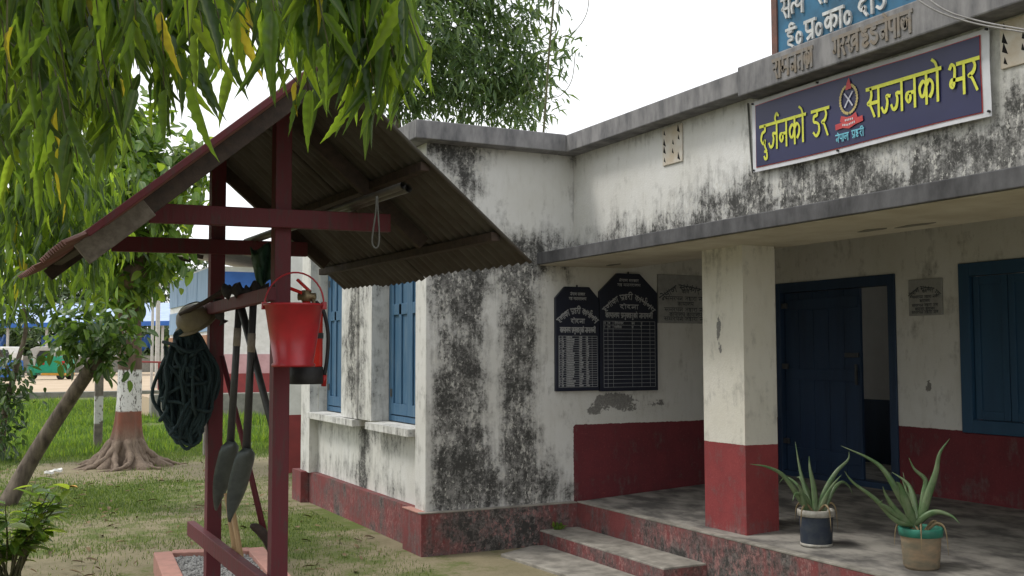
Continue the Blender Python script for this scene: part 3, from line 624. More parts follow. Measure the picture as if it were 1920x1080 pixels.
# ------------------------------------------------------------------ banner
BU, BV, BN = (0, -1, 0), (0, 0, 1), (-1, 0, 0)
by1, by0, bz0, bz1 = 5.51, 3.655, 2.795, 3.262; BW, BH = by1-by0, bz1-bz0
BX = 4.575
BAN = empty('vinyl_banner', (BX, by1, bz0), 'dark blue vinyl banner with yellow lettering, police crest and white margin under the roof slab', 'banner')
bo = (BX, by1, bz0)
def rippled(a0, a1, b0, b1, off, mat, name):
    na, nb = 60, 16; V = []; Fq = []
    for j in range(nb+1):
        for i in range(na+1):
            a = a0+(a1-a0)*i/na; b = b0+(b1-b0)*j/nb
            V.append((BX-off-.0022*math.sin(9*a+14*b)*sst(1.05, 1.7, a)-.001*math.sin(7*a), by1-a, bz0+b+.006*math.sin(3.0*a)*(b-.23)/.23))
    for j in range(nb):
        for i in range(na): k = j*(na+1)+i; Fq.append((k, k+1, k+na+2, k+na+1))
    o = MB().add(V, Fq).build(name, mat, BAN, smooth=True); return o
rippled(0, BW, 0, BH, 0, M_bannerw, 'backing_sheet')
rippled(.036, BW-.05, .026, BH-.026, .0035, M_bannerr, 'red_border'); rippled(.041, BW-.055, .031, BH-.031, .0065, M_banner, 'blue_field')
tb = (BX-.0115, by1, bz0)
def put(word, a, b, size, wd, tot, mat, nm):
    mb = MB(); adv = layout(word)[1]; letters(mb, word, np.array(tb)+np.array(BU)*a+np.array(BV)*b, BU, BV, BN, size, wd, tot/(adv*size)); mb.build(nm, mat, BAN)
put(['da','u','ja','reph','na','ka','o'], .092, .118, .168, .0175, .425, M_bannery, 'yellow_word')
put(['dda','ra'], .575, .118, .168, .0175, .145, M_bannery, 'yellow_word')
put(['sa','j_','ja','na','ka','o'], 1.030, .150, .172, .019, .525, M_bannery, 'yellow_word')
put(['bha','ra'], 1.608, .152, .165, .0185, .190, M_bannery, 'yellow_word')
put(['na','e','pa','aa','la'], .775, .058, .044, .0068, .105, M_cyan, 'cyan_word'); put(['pra','ha','ra','I'], .905, .062, .044, .0068, .095, M_cyan, 'cyan_word')
cx_, cz_ = .885, .300; gm = MB()
for s in (-1, 1):
    for k in range(13):
        a = R(-80+k*12.2); c = (cx_+s*.068*math.cos(a), cz_+.084*math.sin(a)); tdir = (-s*math.sin(a)*.018, math.cos(a)*.018); nd = (s*math.cos(a)*.010, math.sin(a)*.010)
        flat(gm, [(c[0]-tdir[0], c[1]-tdir[1]), (c[0]+nd[0], c[1]+nd[1]), (c[0]+tdir[0], c[1]+tdir[1]), (c[0]-nd[0], c[1]-nd[1])], tb, BU, BV, BN, .0015+.0003*(k % 3))
gm.build('crest_wreath', M_gold, BAN)
sm = MB(); ribbon(sm, [(cx_-.032, cz_-.045), (cx_, cz_), (cx_+.034, cz_+.040)], tb, BU, BV, BN, .010, .0022); ribbon(sm, [(cx_+.032, cz_-.045), (cx_, cz_), (cx_-.034, cz_+.040)], tb, BU, BV, BN, .010, .0027); sm.build('crest_blades', M_silver, BAN)
rm_ = MB(); ribbon(rm_, [(cx_-.068, cz_-.106), (cx_-.02, cz_-.122), (cx_+.02, cz_-.122), (cx_+.062, cz_-.104)], tb, BU, BV, BN, .036, .0016); rm_.build('crest_ribbon', M_bannerr, BAN); rm_ = MB(); ribbon(rm_, [(cx_-.110, cz_-.150), (cx_-.05, cz_-.146), (cx_, cz_-.158), (cx_+.05, cz_-.142), (cx_+.110, cz_-.134)], tb, BU, BV, BN, .034, .0028); rm_.build('crest_ribbon', M_bannerr, BAN); rm_ = MB()
flat(rm_, [(cx_-.022, cz_+.058), (cx_+.026, cz_+.058), (cx_+.018, cz_+.10), (cx_+.006, cz_+.128), (cx_-.010, cz_+.10)], tb, BU, BV, BN, .0033); rm_.build('crest_crown', M_bannerr, BAN)
wr = MB()
for k in range(5): flat(wr, [(cx_-.03+k*.014, cz_-.128), (cx_-.022+k*.014, cz_-.128), (cx_-.022+k*.014, cz_-.116), (cx_-.03+k*.014, cz_-.116)], tb, BU, BV, BN, .0040)
for k in range(8): flat(wr, [(cx_-.05+k*.013, cz_-.158+.002*abs(k-3)), (cx_-.043+k*.013, cz_-.158+.002*abs(k-3)), (cx_-.043+k*.013, cz_-.146+.002*abs(k-3)), (cx_-.05+k*.013, cz_-.146+.002*abs(k-3))], tb, BU, BV, BN, .0042)
wr.build('crest_motto', M_bannerw, BAN)
for a, b in ((.012, .012), (.012, BH-.01), (.62, BH-.006), (.78, .012), (BW-.012, .03), (BW-.012, BH-.012)):
    c = np.array(bo)+np.array(BU)*a+np.array(BV)*b; MB().lathe([(0, .014), (.007, .012), (.007, -.01)], (c[0], c[1], c[2]), 8, (-1, 0, 0)).build('eyelet', M_rubber, BAN)
tag(MB().tube([(4.606, 5.59, 3.28), (4.604, 5.575, 3.1), (4.603, 5.565, 2.95), (4.603, 5.55, 2.80)], .006, 6).build('wall_cord', M_strap), 'thin dark cord hanging down the wall beside the banner', 'cord')
# ------------------------------------------------------------------ roof sign
SG = empty('roof_sign', (4.5, 5.24, 3.485), 'weathered blue sign board with raised white letters standing on the roof edge', 'sign')
SX = 4.53
box('panel', (SX, 2.6, 3.478), (SX+.06, 5.235, 4.25), M_signb, SG)
sb = MB(); sb.box((SX-.012, 5.19, 3.48), (SX+.065, 5.24, 4.26)); sb.build('side_frame', M_signbr, SG)
to = np.array((SX-.001, 5.19, 3.485)); lt = MB(); sh = MB()
def sput(word, a, b, size, wd, tot, tilt=0):
    adv = layout(word)[1]; U_ = np.array((0, -math.cos(tilt), math.sin(tilt)))
    letters(lt, word, to+np.array(BU)*a+np.array(BV)*b, U_, BV, BN, size, wd, tot/(adv*size), .012)
sput(['sa','t_','ya'], .05, .225, .125, .016, .20); sput(['sa','e','va','aa'], .34, .225, .13, .016, .26); sput(['sa','u','ra','ka','I'], .68, .225, .13, .016, .4)
sput(['ii','0'], .09, .030, .115, .016, .15); sput(['pra','0'], .255, .035, .115, .018, .16); sput(['ka','aa','0'], .42, .035, .12, .018, .235)
sput(['da','o','dda'], .70, .050, .125, .018, .215); sput(['la','na','aa'], 1.0, .05, .12, .018, .3)
lt.build('raised_lettering', M_signw, SG)
RL = empty('slab_lettering', (4.445, 5.2, 3.3), 'row of raised brown worn letters on the edge of the roof slab', 'lettering')
ro = np.array((4.4445, 5.20, 3.30))
for word, a, tot in ((['ra','aa','ma'], .06, .15), (['na','ta'], .215, .12), (['ka','aa'], .34, .07), (['ga','ra'], .585, .10), (['kha'], .69, .10), (['ha','dda'], .80, .14), (['na','e','pa'], .945, .12), (['aa','la'], 1.07, .10)):
    for k, ch in enumerate(word): rl = MB(); adv = layout(word)[1]; x_ = layout(word[:k])[1] if k else 0; letters(rl, [ch], ro+np.array(BU)*x_*.115*tot/(adv*.115)+np.array(BU)*a+np.array(BV)*.02, BU, BV, BN, .115, .020, tot/(adv*.115), .005); rl.build('letter', M_relief, RL)
# ------------------------------------------------------------------ boards and plaques
def roster(name, x0, x1, z0, z1, shoulder, cut, label, rows, filled):
    O = empty(name, (x0, YW-.02, z0), label, 'board'); y = YW-.035; w_ = x1-x0
    pts = [(x0, y, z0), (x1, y, z0), (x1, y, shoulder), (x1-cut, y, z1), (x0+cut, y, z1), (x0, y, shoulder)]
    MB().poly(pts, (0, .034, 0)).build('panel', M_board, O, bevel=.003)
    MB().lathe([(0, .02), (.008, .012), (.008, 0)], ((x0+x1)/2, y+.01, z1), 8).build('hook', M_rubber, O)
    t = MB(); T0 = np.array((x0, y-.001, z0)); U_, V_, N_2 = (1, 0, 0), (0, 0, 1), (0, -1, 0); H = z1-z0
    def c_(word, b, size, frac, wd, arc=None):
        adv = layout(word)[1]; tot = w_*frac; xs_ = tot/(adv*size); O3 = T0+np.array((w_/2 if arc else w_*(.5-frac/2), 0, b)); letters(t, word, O3, U_, V_, N_2, size, wd, xs_, k=3, arc=arc)
    tb_ = shoulder-z0-.16*H/1.0
    c_(['na','e','pa','aa','la','sp','sa','ra','ka','aa','ra'], H-.075, .022, .34, .0045)
    c_(['ga','ha','sp','ma','na','ta','ra','aa','la','ya'], H-.115, .022, .40, .0045)
    c_(['i','la','aa','ka','aa','sp','pra','ha','ra','I','sp','ka','aa','ya','reph','aa','la','ya'], H-.232, .050, .92, .0075, (w_*.50, 0))
    c_(['da','o','da','na','aa'], H-.315, .036, .32, .007)
    c_(['ka','aa','ya','aa','la','ya','sp','pra','ma','u','kha','ha','ra','u','ka','o','sp','na','aa','ma','aa','va','la','I'], H-.395, .042, .82, .0075)
    top = H-.425; bot = .035; rh = (top-bot)/rows; k = 0
    for i in range(rows+1):
        b = bot+i*rh; ribbon(t, [(w_*.06, b), (w_*.5, b), (w_*.95, b)], T0, U_, V_, N_2, .0032, .0006)
    for fr in ((.06, .13, .22, .55, .71, .86, .95) if not filled else (.06, .13, .23, .53, .69, .83, .95)): ribbon(t, [(w_*fr, bot), (w_*fr, (bot+top)/2), (w_*fr, top)], T0, U_, V_, N_2, .0032, .0009)
    rr = random.Random(5 if filled else 6); keys = ['ra','na','ma','la','pa','sa','ka','aa','ta','ha','da','I','ga']
    for i in range(rows):
        if not filled and i < rows-2: continue
        b = bot+i*rh+rh*.22
        for a0, a1 in ((.07, .12), (.14, .21), (.24, .52), (.54, .68), (.70, .82)):
            n = max(1, int((a1-a0)*w_/(rh*.55))); wrd = [rr.choice(keys) for _ in range(rr.randint(max(1, n-2), n))]
            adv = layout(wrd)[1]; letters(t, wrd, T0+np.array((w_*a0, 0, b)), U_, V_, N_2, rh*.5, .0035, min(1., (a1-a0)*w_/(adv*rh*.5)), k=2)
    t.build('white_lettering', M_boardw, O); return O
roster('roster_board', 4.412, 4.842, 1.278, 2.174, 2.075, .095, 'smaller black roster board with clipped top corners, its table filled with rows of names', 22, True)
roster('roster_board', 4.852, 5.455, 1.270, 2.306, 2.14, .185, 'taller black roster board with clipped top corners, its ruled table mostly empty', 17, False)
def plaque(name, ax, O3, U_, V_, N_3, w_, h_, label, sc):
    o = empty(name, O3, label, 'plaque'); O3, U_, V_, N_3 = [np.array(a, float) for a in (O3, U_, V_, N_3)]
    MB().poly([O3, O3+U_*w_, O3+U_*w_+V_*h_, O3+V_*h_], N_3*.02).build('slab', M_plaque, o, bevel=.004)
    t = MB(); T0 = O3+N_3*.0205
    W1 = ['na','e','pa','aa','la','sp','sa','ra','ka','aa','ra','sp','ga','ha']; W2 = ['ka','aa','ya','aa','la','ya']; W3 = ['sa','ma','ra','pa','na','sp','ta','ha','aa','ra','aa','sp','na','va']
    adv = layout(W1)[1]; s = h_*.13; letters(t, W1, T0+U_*w_/2+V_*h_*.68, U_, V_, N_3, s, s*.16, w_*.92/(adv*s), k=2, arc=(w_*.55, 0))
    for b, wd_, fr in ((.62, W2[:3], .14), (.47, W3, .75), (.36, W2, .30), (.24, W3, .78), (.14, W2+['sp']+W2, .6), (.05, W3, .8)):
        adv = layout(wd_)[1]; s = h_*.075; letters(t, wd_, T0+U_*w_*(.5-fr/2)+V_*h_*b, U_, V_, N_3, s, s*.18, w_*fr/(adv*s), k=2)
    t.build('lettering', M_plaquet, o)
plaque('stone_plaque', 1, (5.475, YW, 1.872), (1, 0, 0), (0, 0, 1), (0, -1, 0), .60, .44, 'grey stone plaque with arched dark lettering on the end wall beside the roster boards', 1)
plaque('stone_plaque', 0, (XB, 6.305, 1.90), (0, -1, 0), (0, 0, 1), (-1, 0, 0), .335, .295, 'small grey stone plaque on the back wall between the navy door and the blue window', 1)

# ------------------------------------------------------------------ aloe pots
def aloe_leaf(mb, pts, w0, th=.35):
    p = [np.array(a) for a in catmull(pts, 6)]; n = len(p); V_, Fq = [], []
    for i, c in enumerate(p):
        d = p[min(i+1, n-1)]-p[max(i-1, 0)]; d /= np.linalg.norm(d)+1e-9; t = i/(n-1); r = np.cross(d, np.array(FW)*1.0); r /= np.linalg.norm(r)+1e-9; u = np.cross(r, d)
        ww = w0*(1-t)**.75*(.82+.5*min(1, t*3)*(1-t))+.0012
        for a, b in ((-1, .0), (-.55, -.22), (0, -.34), (.55, -.22), (1, .0), (.5, .22), (0, .10), (-.5, .22)): V_.append(c+r*a*ww*.43+u*b*ww*th*2)
    for i in range(n-1):
        for k in range(8): Fq.append((i*8+k, i*8+(k+1) % 8, (i+1)*8+(k+1) % 8, (i+1)*8+k))
    Fq.append(tuple(range((n-1)*8, n*8))); mb.add(V_, Fq)
def aloe(loc, Zc, leaves, label, prof_parts, cat='plant'):
    o = empty('potted_aloe', loc, label, cat)
    for nm, prof, mt in prof_parts: MB().lathe(prof, loc, 32).build(nm, mt, o, smooth=True)
    for (dz, w0, pts) in leaves:
        L = len(pts); P = [at(px, py, Zc+dz*i/(L-1)) for i, (px, py) in enumerate(pts)]
        mb = MB(); aloe_leaf(mb, P, w0); mb.build('leaf', M_aloe, o, smooth=True)
    for k in range(5):
        a = k*1.35+Zc; c = np.array(loc)+np.array((0, 0, .215)); d = np.array((math.cos(a), math.sin(a), 0)); mb = MB()
        aloe_leaf(mb, [c+d*.03, c+d*.09+np.array((0, 0, .05)), c+d*.135+np.array((0, 0, .02)), c+d*.15+np.array((0, 0, -.05-.02*k))], .022, .2); mb.build('dry_leaf', M_deadleaf, o, smooth=True)
    return o
M_deadleaf = simple('dry_aloe_leaf', (.30, .23, .13), (.20, .15, .085), .85, 30, 5, .2)
c1 = on(1531, 1022, 2, .36); Z1 = float((c1-EYE) @ FW)
aloe(c1, Z1, [(-.10, .050, [(1522,965),(1500,935),(1470,893),(1440,876),(1406,870)]), (.10, .048, [(1525,962),(1512,925),(1500,880),(1491,828)]), (.02, .05, [(1530,962),(1526,915),(1519,880),(1517,855)]),
     (.06, .05, [(1533,962),(1548,920),(1568,885),(1590,862),(1592,846)]), (-.06, .05, [(1538,964),(1545,940),(1560,912),(1578,890)]), (-.13, .04, [(1520,955),(1508,930),(1492,926),(1486,940)]),
     (.14, .035, [(1545,960),(1562,920),(1578,904),(1592,912),(1599,928)]), (.15, .055, [(1522,960),(1515,925),(1502,898),(1493,895)]), (.13, .03, [(1518,955),(1500,915),(1475,895),(1460,906)]), (-.12, .045, [(1516,966),(1508,945),(1500,915),(1494,908)])],
     'aloe plant in a navy plastic bucket with a white rim beside the pillar',
     [('pot', [(0, .0), (.094, .0), (.100, .02), (.106, .19)], M_potblue), ('rim', [(.107, .188), (.117, .190), (.119, .226), (.112, .232), (.106, .222), (.104, .19)], M_potwhite), ('base_ring', [(.094, -.001), (.1015, .0), (.1025, .017), (.100, .018)], M_potwhite), ('soil', [(0, .20), (.105, .196)], M_soil)])
c2 = on(1728, 1066, 2, .355); Z2 = float((c2-EYE) @ FW)
aloe(c2, Z2, [(.05, .055, [(1716,978),(1690,935),(1660,885),(1630,860),(1577,836)]), (-.05, .062, [(1728,975),(1740,930),(1755,885),(1762,850),(1781,822)]), (.10, .05, [(1720,975),(1712,930),(1700,905),(1672,885)]),
     (-.08, .07, [(1712,980),(1700,945),(1688,912),(1680,903)]), (.0, .05, [(1725,975),(1732,930),(1735,900),(1715,880),(1704,858)]), (.12, .035, [(1718,975),(1707,960),(1702,930),(1693,885)]), (-.10, .045, [(1712,985),(1680,975),(1640,935),(1600,905),(1583,883)]),
     (-.12, .05, [(1715,984),(1740,965),(1760,960),(1785,968),(1800,982)]), (-.15, .04, [(1710,985),(1680,965),(1660,950),(1648,945),(1655,938)]), (-.1, .05, [(1706,982),(1682,960),(1662,930),(1655,912)]), (.14, .035, [(1724,972),(1716,950),(1700,920),(1690,895)])],
     'aloe plant in a brown clay pot with a green rim, farther from the pillar',
     [('pot', [(0, 0), (.088, 0), (.10, .02), (.112, .19)], M_potclay), ('rim', [(.113, .188), (.121, .19), (.125, .232), (.119, .238), (.112, .225), (.110, .19)], M_potgreen), ('soil', [(0, .19), (.108, .185)], M_soil)])

# ------------------------------------------------------------------ fire point shelter
HX, HYN, HYF, HY0, HY1, RZ = 1.40, 5.43, 7.03, 4.71, 7.41, 2.97
PIT = .857
H = empty('fire_point_shelter', (HX, 6.2, 0), 'dark red timber shelter with a rusty corrugated gable roof over fire tools', 'shelter')
def bm(name, a, b, w_, h_, mat, up=(0, 0, 1), bev=.004): return MB().beam(a, b, w_, h_, up).build(name, mat, H, bevel=bev)
bm('post', (HX, HYN, 0), (HX, HYN, 2.90), .085, .085, M_redwood, (0, 1, 0)); bm('post', (HX-.01, HYF, 0), (HX-.01, HYF, 2.90), .092, .092, M_redwood, (0, 1, 0))
XLo, XRo = .285, 2.465
hx = lambda y: HX-.042*(y-HYN)            # the ridge runs a little askew of the yard wall
def slope_pt(x, y, dz=0): return (x-HX+hx(y), y, RZ-PIT*abs(x-HX)+dz)
for yy in (HYN-.066, HYF-.07):
    bm('tie_beam', (.735, yy, 2.285), (1.97, yy, 2.30), .045, .095, M_redwood)
for yy in (HYN+.02, HYF+.02):
    for xe in (.45, 2.20): bm('rafter', slope_pt(HX+(.0 if xe > HX else -.0), yy+(.0 if xe > HX else .0), -.085), slope_pt(xe, yy, -.075), .05, .075, M_darkwood)
bm('barge_rafter', slope_pt(HX-.03, HY0+.06, -.065), slope_pt(.40, HY0+.06, -.06), .035, .085, M_darkwood)
bm('barge_end', slope_pt(.62, HY0+.058, -.065), slope_pt(.36, HY0+.058, -.062), .042, .10, M_palewood)
for x in (.50, .95, 1.9, 2.28): bm('purlin', slope_pt(x, HY0+.04, -.032), slope_pt(x, HY1-.04, -.032), .05, .045, M_darkwood)
bm('ridge_beam', (hx(HY0+.05), HY0+.05, RZ-.075), (hx(HY1-.05), HY1-.05, RZ-.075), .05, .08, M_darkwood)
def sheet(x_e, y0, y1, k, curl=0, nS=14, mat=None):
    per = .088; nY = int((y1-y0)/per*8); V_, Fq = [], []; s = -1 if x_e < HX else 1
    for j in range(nS+1):
        t = j/nS
        for i in range(nY+1):
            y = y0+(y1-y0)*i/nY; x = HX+s*.0+(x_e-HX)*t; h = .0135*math.sin(2*math.pi*y/per)
            z = RZ-PIT*abs(x-HX)+.004*(k % 2)+curl*max(0, t-.82)**2*6+.006*math.sin(2.2*y+3*t); V_.append((x+h*s*.65-HX+hx(y), y, z+h*.76))
    for j in range(nS):
        for i in range(nY): a = j*(nY+1)+i; Fq.append((a, a+1, a+nY+2, a+nY+1))
    o = MB().add(V_, Fq).build('roof_sheet', mat or M_rust, H, smooth=True); so_ = o.modifiers.new('s', 'SOLIDIFY'); so_.thickness = .0015; return o
nb = 4; wds = (HY1-HY0)/nb
for k in range(nb):
    sheet(XRo-.01*(k % 2), HY0+k*wds-(.04 if k else 0), HY0+(k+1)*wds, k); sheet(XLo+.03*(k % 2), HY0+k*wds-(.04 if k else 0), HY0+(k+1)*wds, k, .22, mat=M_rustred)
rc = MB(); P_ = [(-.15, -PIT*.15+.02), (0, .025), (.15, -PIT*.15+.02), (.15, -PIT*.15+.023), (0, .03), (-.15, -PIT*.15+.023)]; rc.poly([(hx(HY0)+a, HY0-.01, RZ+b) for a, b in P_], (hx(HY1)-hx(HY0), HY1-HY0+.02, 0)); rc.build('ridge_cap', M_rust, H)
bm('edge_board', slope_pt(HX-.02, HY0-.014, .005), slope_pt(.37, HY0-.014, .012), .02, .030, M_redwood)
bm('tool_rail', (HX-.065, HYN-.08, 1.905), (HX-.065, HYF+.22, 1.885), .045, .07, M_redwood); bm('lower_rail', (HX-.072, HYN-.10, .435), (HX-.072, HYF+.42, .43), .05, .095, M_redwood)
# kerbed gravel bed
KB = empty('kerbed_bed', (1.5, 6.5, 0), 'pink painted kerb box around the shelter posts', 'kerb')
ka, kb_, kc, kd = (.92, 4.6), (1.235, 8.47), (2.02, 8.21), (1.72, 4.55)
def kside(p, q_, w_=.13):
    a, b = Vector((*p, .0)), Vector((*q_, .0)); MB().beam(a+Vector((0, 0, .035)), b+Vector((0, 0, .035)), w_, .17).build('kerb', M_pink, KB, bevel=.006)
kside((.985, 4.6), (1.295, 8.40)); kside((1.36, 8.387), (1.90, 8.215)); kside((1.955, 8.26), (1.66, 4.6)); kside((1.05, 4.66), (1.60, 4.66))
V_, Fq, Vn = [], [], []
def stones(n, xf, z, smin, smax, seed):
    r = np.random.default_rng(seed); base = np.array([(1,0,0),(-1,0,0),(0,1,0),(0,-1,0),(0,0,1),(0,0,-1)], float); fc = np.array([(0,2,4),(2,1,4),(1,3,4),(3,0,4),(2,0,5),(1,2,5),(3,1,5),(0,3,5)])
    XY = xf(r, n); s = smin+(smax-smin)*r.random(n)**2; V_ = base[None]*(1+.4*(r.random((n, 6, 1))-.5))*s[:, None, None]*np.array([1, 1, .7]); a = r.random(n)*6.28
    c, s_ = np.cos(a)[:, None], np.sin(a)[:, None]; X = V_[..., 0]*c-V_[..., 1]*s_; Y_ = V_[..., 0]*s_+V_[..., 1]*c
    V_ = np.stack([X, Y_, V_[..., 2]], 2); V_[..., 0] += XY[:, 0:1]; V_[..., 1] += XY[:, 1:2]; V_[..., 2] += z+.004*r.random(n)[:, None]
    return V_.reshape(-1, 3), (fc[None]+6*np.arange(n)[:, None, None]).reshape(-1, 3)
def bedxy(r, n):
    v = r.random(n); u = r.random(n); y = 4.72+v*3.6; xl = 1.05+(y-4.6)*.0816; xr = 1.60+(y-4.6)*.080; return np.stack([xl+(xr-xl)*u, y], 1)
Vs, Fs = stones(7000, bedxy, .085, .007, .019, 3)
tag(link('gravel', np_mesh('gravel', Vs, Fs), M_gravel), 'grey crushed stone filling the pink kerb box', 'gravel', kind='stuff')
MB().poly([(1.05, 4.72, .0), (1.60, 4.72, .0), (1.895, 8.18, .0), (1.35, 8.33, .0)], (0, 0, .082)).build('bed_fill', M_gravel, KB)
# pipes resting on the tie beams
for dx, py_, dz, lb in ((0, 348, 0, 'hollow steel pipe under the shelter roof from which the strap loop hangs'), (.032, 352, -.012, 'second hollow steel pipe lying against the first, slightly lower, beneath the roof')):
    a = at(757+dx*280, py_, 5.02)+np.array((0, 0, dz*.3)); b = np.array((HX+.20+dx, HYF+.1, 2.355+.05*0))
    t = MB().tube([a, a*.5+b*.5, b], .019, 14, caps=False); t.tube([a, a*.5+b*.5, b], .0155, 14, caps=False)
    p = t.build('steel_pipe', M_pipe, smooth=True); tag(p, lb, 'pipe', 'pipes under the shelter roof')
lp = at(706, 368, 5.15); loop = [lp+np.array(RT)*dx+np.array((0, 0, dz)) for dx, dz in ((0, 0), (-.004, -.08), (-.016, -.17), (-.020, -.225), (-.006, -.252), (.010, -.24), (.014, -.18), (.008, -.08), (.004, 0))]
tag(MB().tube(catmull(loop, 5), .0045, 6).build('hanging_strap', M_strap, smooth=True), 'thin grey strap loop hanging from the steel pipes', 'strap')
# coil of rope
def rope():
    mb = MB(); r = random.Random(4); c = at(350, 720, 6.78)
    for k in range(46):
        top = .30+.05*r.random(); bot = -.30-.09*r.random(); wdt = .02+.125*r.random(); ox = (r.random()-.5)*.10; oy = (r.random()-.5)*.13; tw = (r.random()-.5)*.5
        pts = []
        for i in range(46):
            a = 2*math.pi*i/46; zz = (top if math.cos(a) > 0 else -bot)*math.cos(a); xx = math.sin(a)*wdt*(1.0+.25*math.sin(2*a+k))*(1-.35*max(0, math.cos(a))**2); xx += .016*math.sin(4*a+k*2)+.006*math.sin(7*a+k)
            pts.append(c+RT*(xx+ox*(1-.5*max(0, math.cos(a))))+FW*(oy+tw*xx)+UP*zz)
        mb.tube(pts, .0115, 6, closed=True)
    for k in range(2):                                   # turns round the middle
        pts = [c+RT*(.160*math.cos(a))+FW*(.125*math.sin(a))+UP*(-.02-.10*k+(.06-.10*k)*math.cos(a)+.015*math.sin(3*a)) for a in np.linspace(0, 6.28, 20)[:-1]]; mb.tube(pts, .0115, 6, closed=True)
    for k in range(16):                                  # loose strands slung across the bundle
        s0, s1 = r.uniform(-.14, .14), r.uniform(-.14, .14); z0, z1 = r.uniform(-.28, .28), r.uniform(-.28, .28); f0 = -.13-.03*r.random()
        mb.tube(catmull([c+RT*s0+UP*z0+FW*(f0+.06), c+RT*(s0*.6+s1*.4+r.uniform(-.04, .04))+UP*(z0*.6+z1*.4)+FW*f0, c+RT*(s0*.3+s1*.7)+UP*(z0*.25+z1*.75-.03)+FW*f0, c+RT*s1+UP*z1+FW*(f0+.06)], 5), .0115, 6)
    for k, (dx, b) in enumerate(((.0, -.415), (.035, -.395), (-.02, -.36))):
        mb.tube(catmull([c+RT*(dx-.05)+UP*-.2, c+RT*(dx-.045)+UP*(b+.06), c+RT*dx+UP*b, c+RT*(dx+.045)+UP*(b+.06), c+RT*(dx+.05)+UP*-.2], 5), .0115, 6)
    return mb
tag(rope().build('rope_coil', M_rope, smooth=True), 'thick dark teal rope coiled and hung on the shelter post', 'rope')
hc = at(366, 606, 6.80)
HM = empty('hard_hat', hc, 'faded yellow hard hat hanging above the rope coil', 'helmet')
ax_ = (-RT*.30-FW*.45+np.array((0, 0, .8))); MB().lathe([(.0, .125), (.045, .118), (.085, .092), (.108, .050), (.115, .0)], hc, 20, ax_).build('shell', M_helmet, HM, smooth=True)
MB().lathe([(.114, .004), (.142, -.004), (.142, -.010), (.112, -.004)], hc, 20, ax_).build('brim', M_helmet, HM, smooth=True)
MB().tube(catmull([hc-RT*.12+UP*.0, hc-RT*.09+UP*.09, hc+UP*.135, hc+RT*.09+UP*.12], 5), .004, 6).build('strap', M_strap, HM, smooth=True)
tag(MB().tube([at(338, 590, 6.72), at(385, 566, 6.66), at(432, 538, 6.6)], [.014, .016, .018], 8).build('wooden_stick', M_darkwood, smooth=True), 'weathered stick tied slantwise at the end of the tool rail', 'stick')
def rag(name, pts, Z, r_, label, mat=M_cloth):
    mb = MB(); P = [at(x, y, Z) for x, y in pts]; mb.tube(catmull(P, 4), [r_*(.75+.4*math.sin(i*1.7+Z)) for i in range(len(catmull(P, 4)))], 7)
    return tag(mb.build(name, mat, smooth=True), label, 'cloth')
rag('dark_rag', [(418, 548), (440, 543), (462, 548), (478, 541), (500, 545)], 6.0, .045, 'dark rag bundled along the tool rail between the posts')
rag('hanging_rag', [(408, 560), (412, 590), (420, 606)], 6.7, .03, 'small dark rag hanging against the far post below the rail')
tp = MB(); g = []
for j in range(7):
    for i in range(6):
        a, b = i/5, j/6; g.append(at(468+(512-468)*a+14*b*(1-a), 462+70*b+8*math.sin(6*a), 6.3+.08*math.sin(9*a+4*b)))
tp.add(g, [(j*6+i, j*6+i+1, (j+1)*6+i+1, (j+1)*6+i) for j in range(6) for i in range(5)]); to_ = tp.build('green_cloth', M_tarp, smooth=True); sm_ = to_.modifiers.new('s', 'SOLIDIFY'); sm_.thickness = .004
tag(to_, 'folded green tarpaulin tucked behind the near post under the roof', 'tarpaulin')
# shovels
def shovel(tx_, bx_, Zt, Zb, blade_tip, blade_top, label, tape_f, side):
    a, b, tip = at(*tx_, Zt), at(*blade_top, Zb), at(*blade_tip, Zb+.02)
    o = empty('shovel', tuple(tip), label, 'shovel', 'shovels hung on the tool rail')
    MB().tube([a, a*.5+b*.5, b], [.021, .021, .023], 10).build('shaft', M_blacksteel, o, smooth=True)
    p0, p1 = a*(1-tape_f)+b*tape_f, a*(1-tape_f-.12)+b*(tape_f+.12); MB().tube([p0, p1], .0225, 10).build('tape_band', M_tape, o, smooth=True)
    d = tip-b; L = np.linalg.norm(d); d /= L; s = RT*.62*side+FW*.72; s -= d*(s@d); s /= np.linalg.norm(s); nn = np.cross(d, s); V_, Fq = [], []
    nT, nS = 12, 8
    for j in range(nT+1):
        t = j/nT; hw = .068*min(1, .30+t*7)*(1 if t < .40 else max(.0, 1-((t-.40)/.605)**2.0))
        for i in range(nS+1): u = i/nS*2-1; V_.append(b-d*.02+d*L*t+s*hw*u+nn*(.030*(1-u*u)*(1-.5*t)))
    for j in range(nT):
        for i in range(nS): q_ = j*(nS+1)+i; Fq.append((q_, q_+1, q_+nS+2, q_+nS+1))
    bl = MB().add(V_, Fq).build('blade', M_blade, o, smooth=True); so_ = bl.modifiers.new('s', 'SOLIDIFY'); so_.thickness = .003
    MB().tube([a-RT*.05, a+RT*.05], .014, 8).build('grip', M_blacksteel, o, smooth=True); return o
shovel((450, 548), None, 6.35, 6.25, (402, 962), (432, 832), 'black steel shovel hung blade down next to the far post', .24, 1)
shovel((476, 545), None, 6.05, 5.95, (427, 984), (462, 845), 'black steel shovel hung blade down, overlapping the other shovel', .27, 1)
def stick(name, a, b, r0, r1, mat, label, cat): return tag(MB().tube([a, (np.array(a)+b)/2, b], [r0, (r0+r1)/2, r1], 10).build(name, mat, smooth=True), label, cat)
stick('tool_handle', at(424, 925, 6.2), on(458, 1150, 2, .09), .014, .016, M_handle, 'pale wooden tool handle leaning inside the lower rail behind the shovel blades', 'handle')
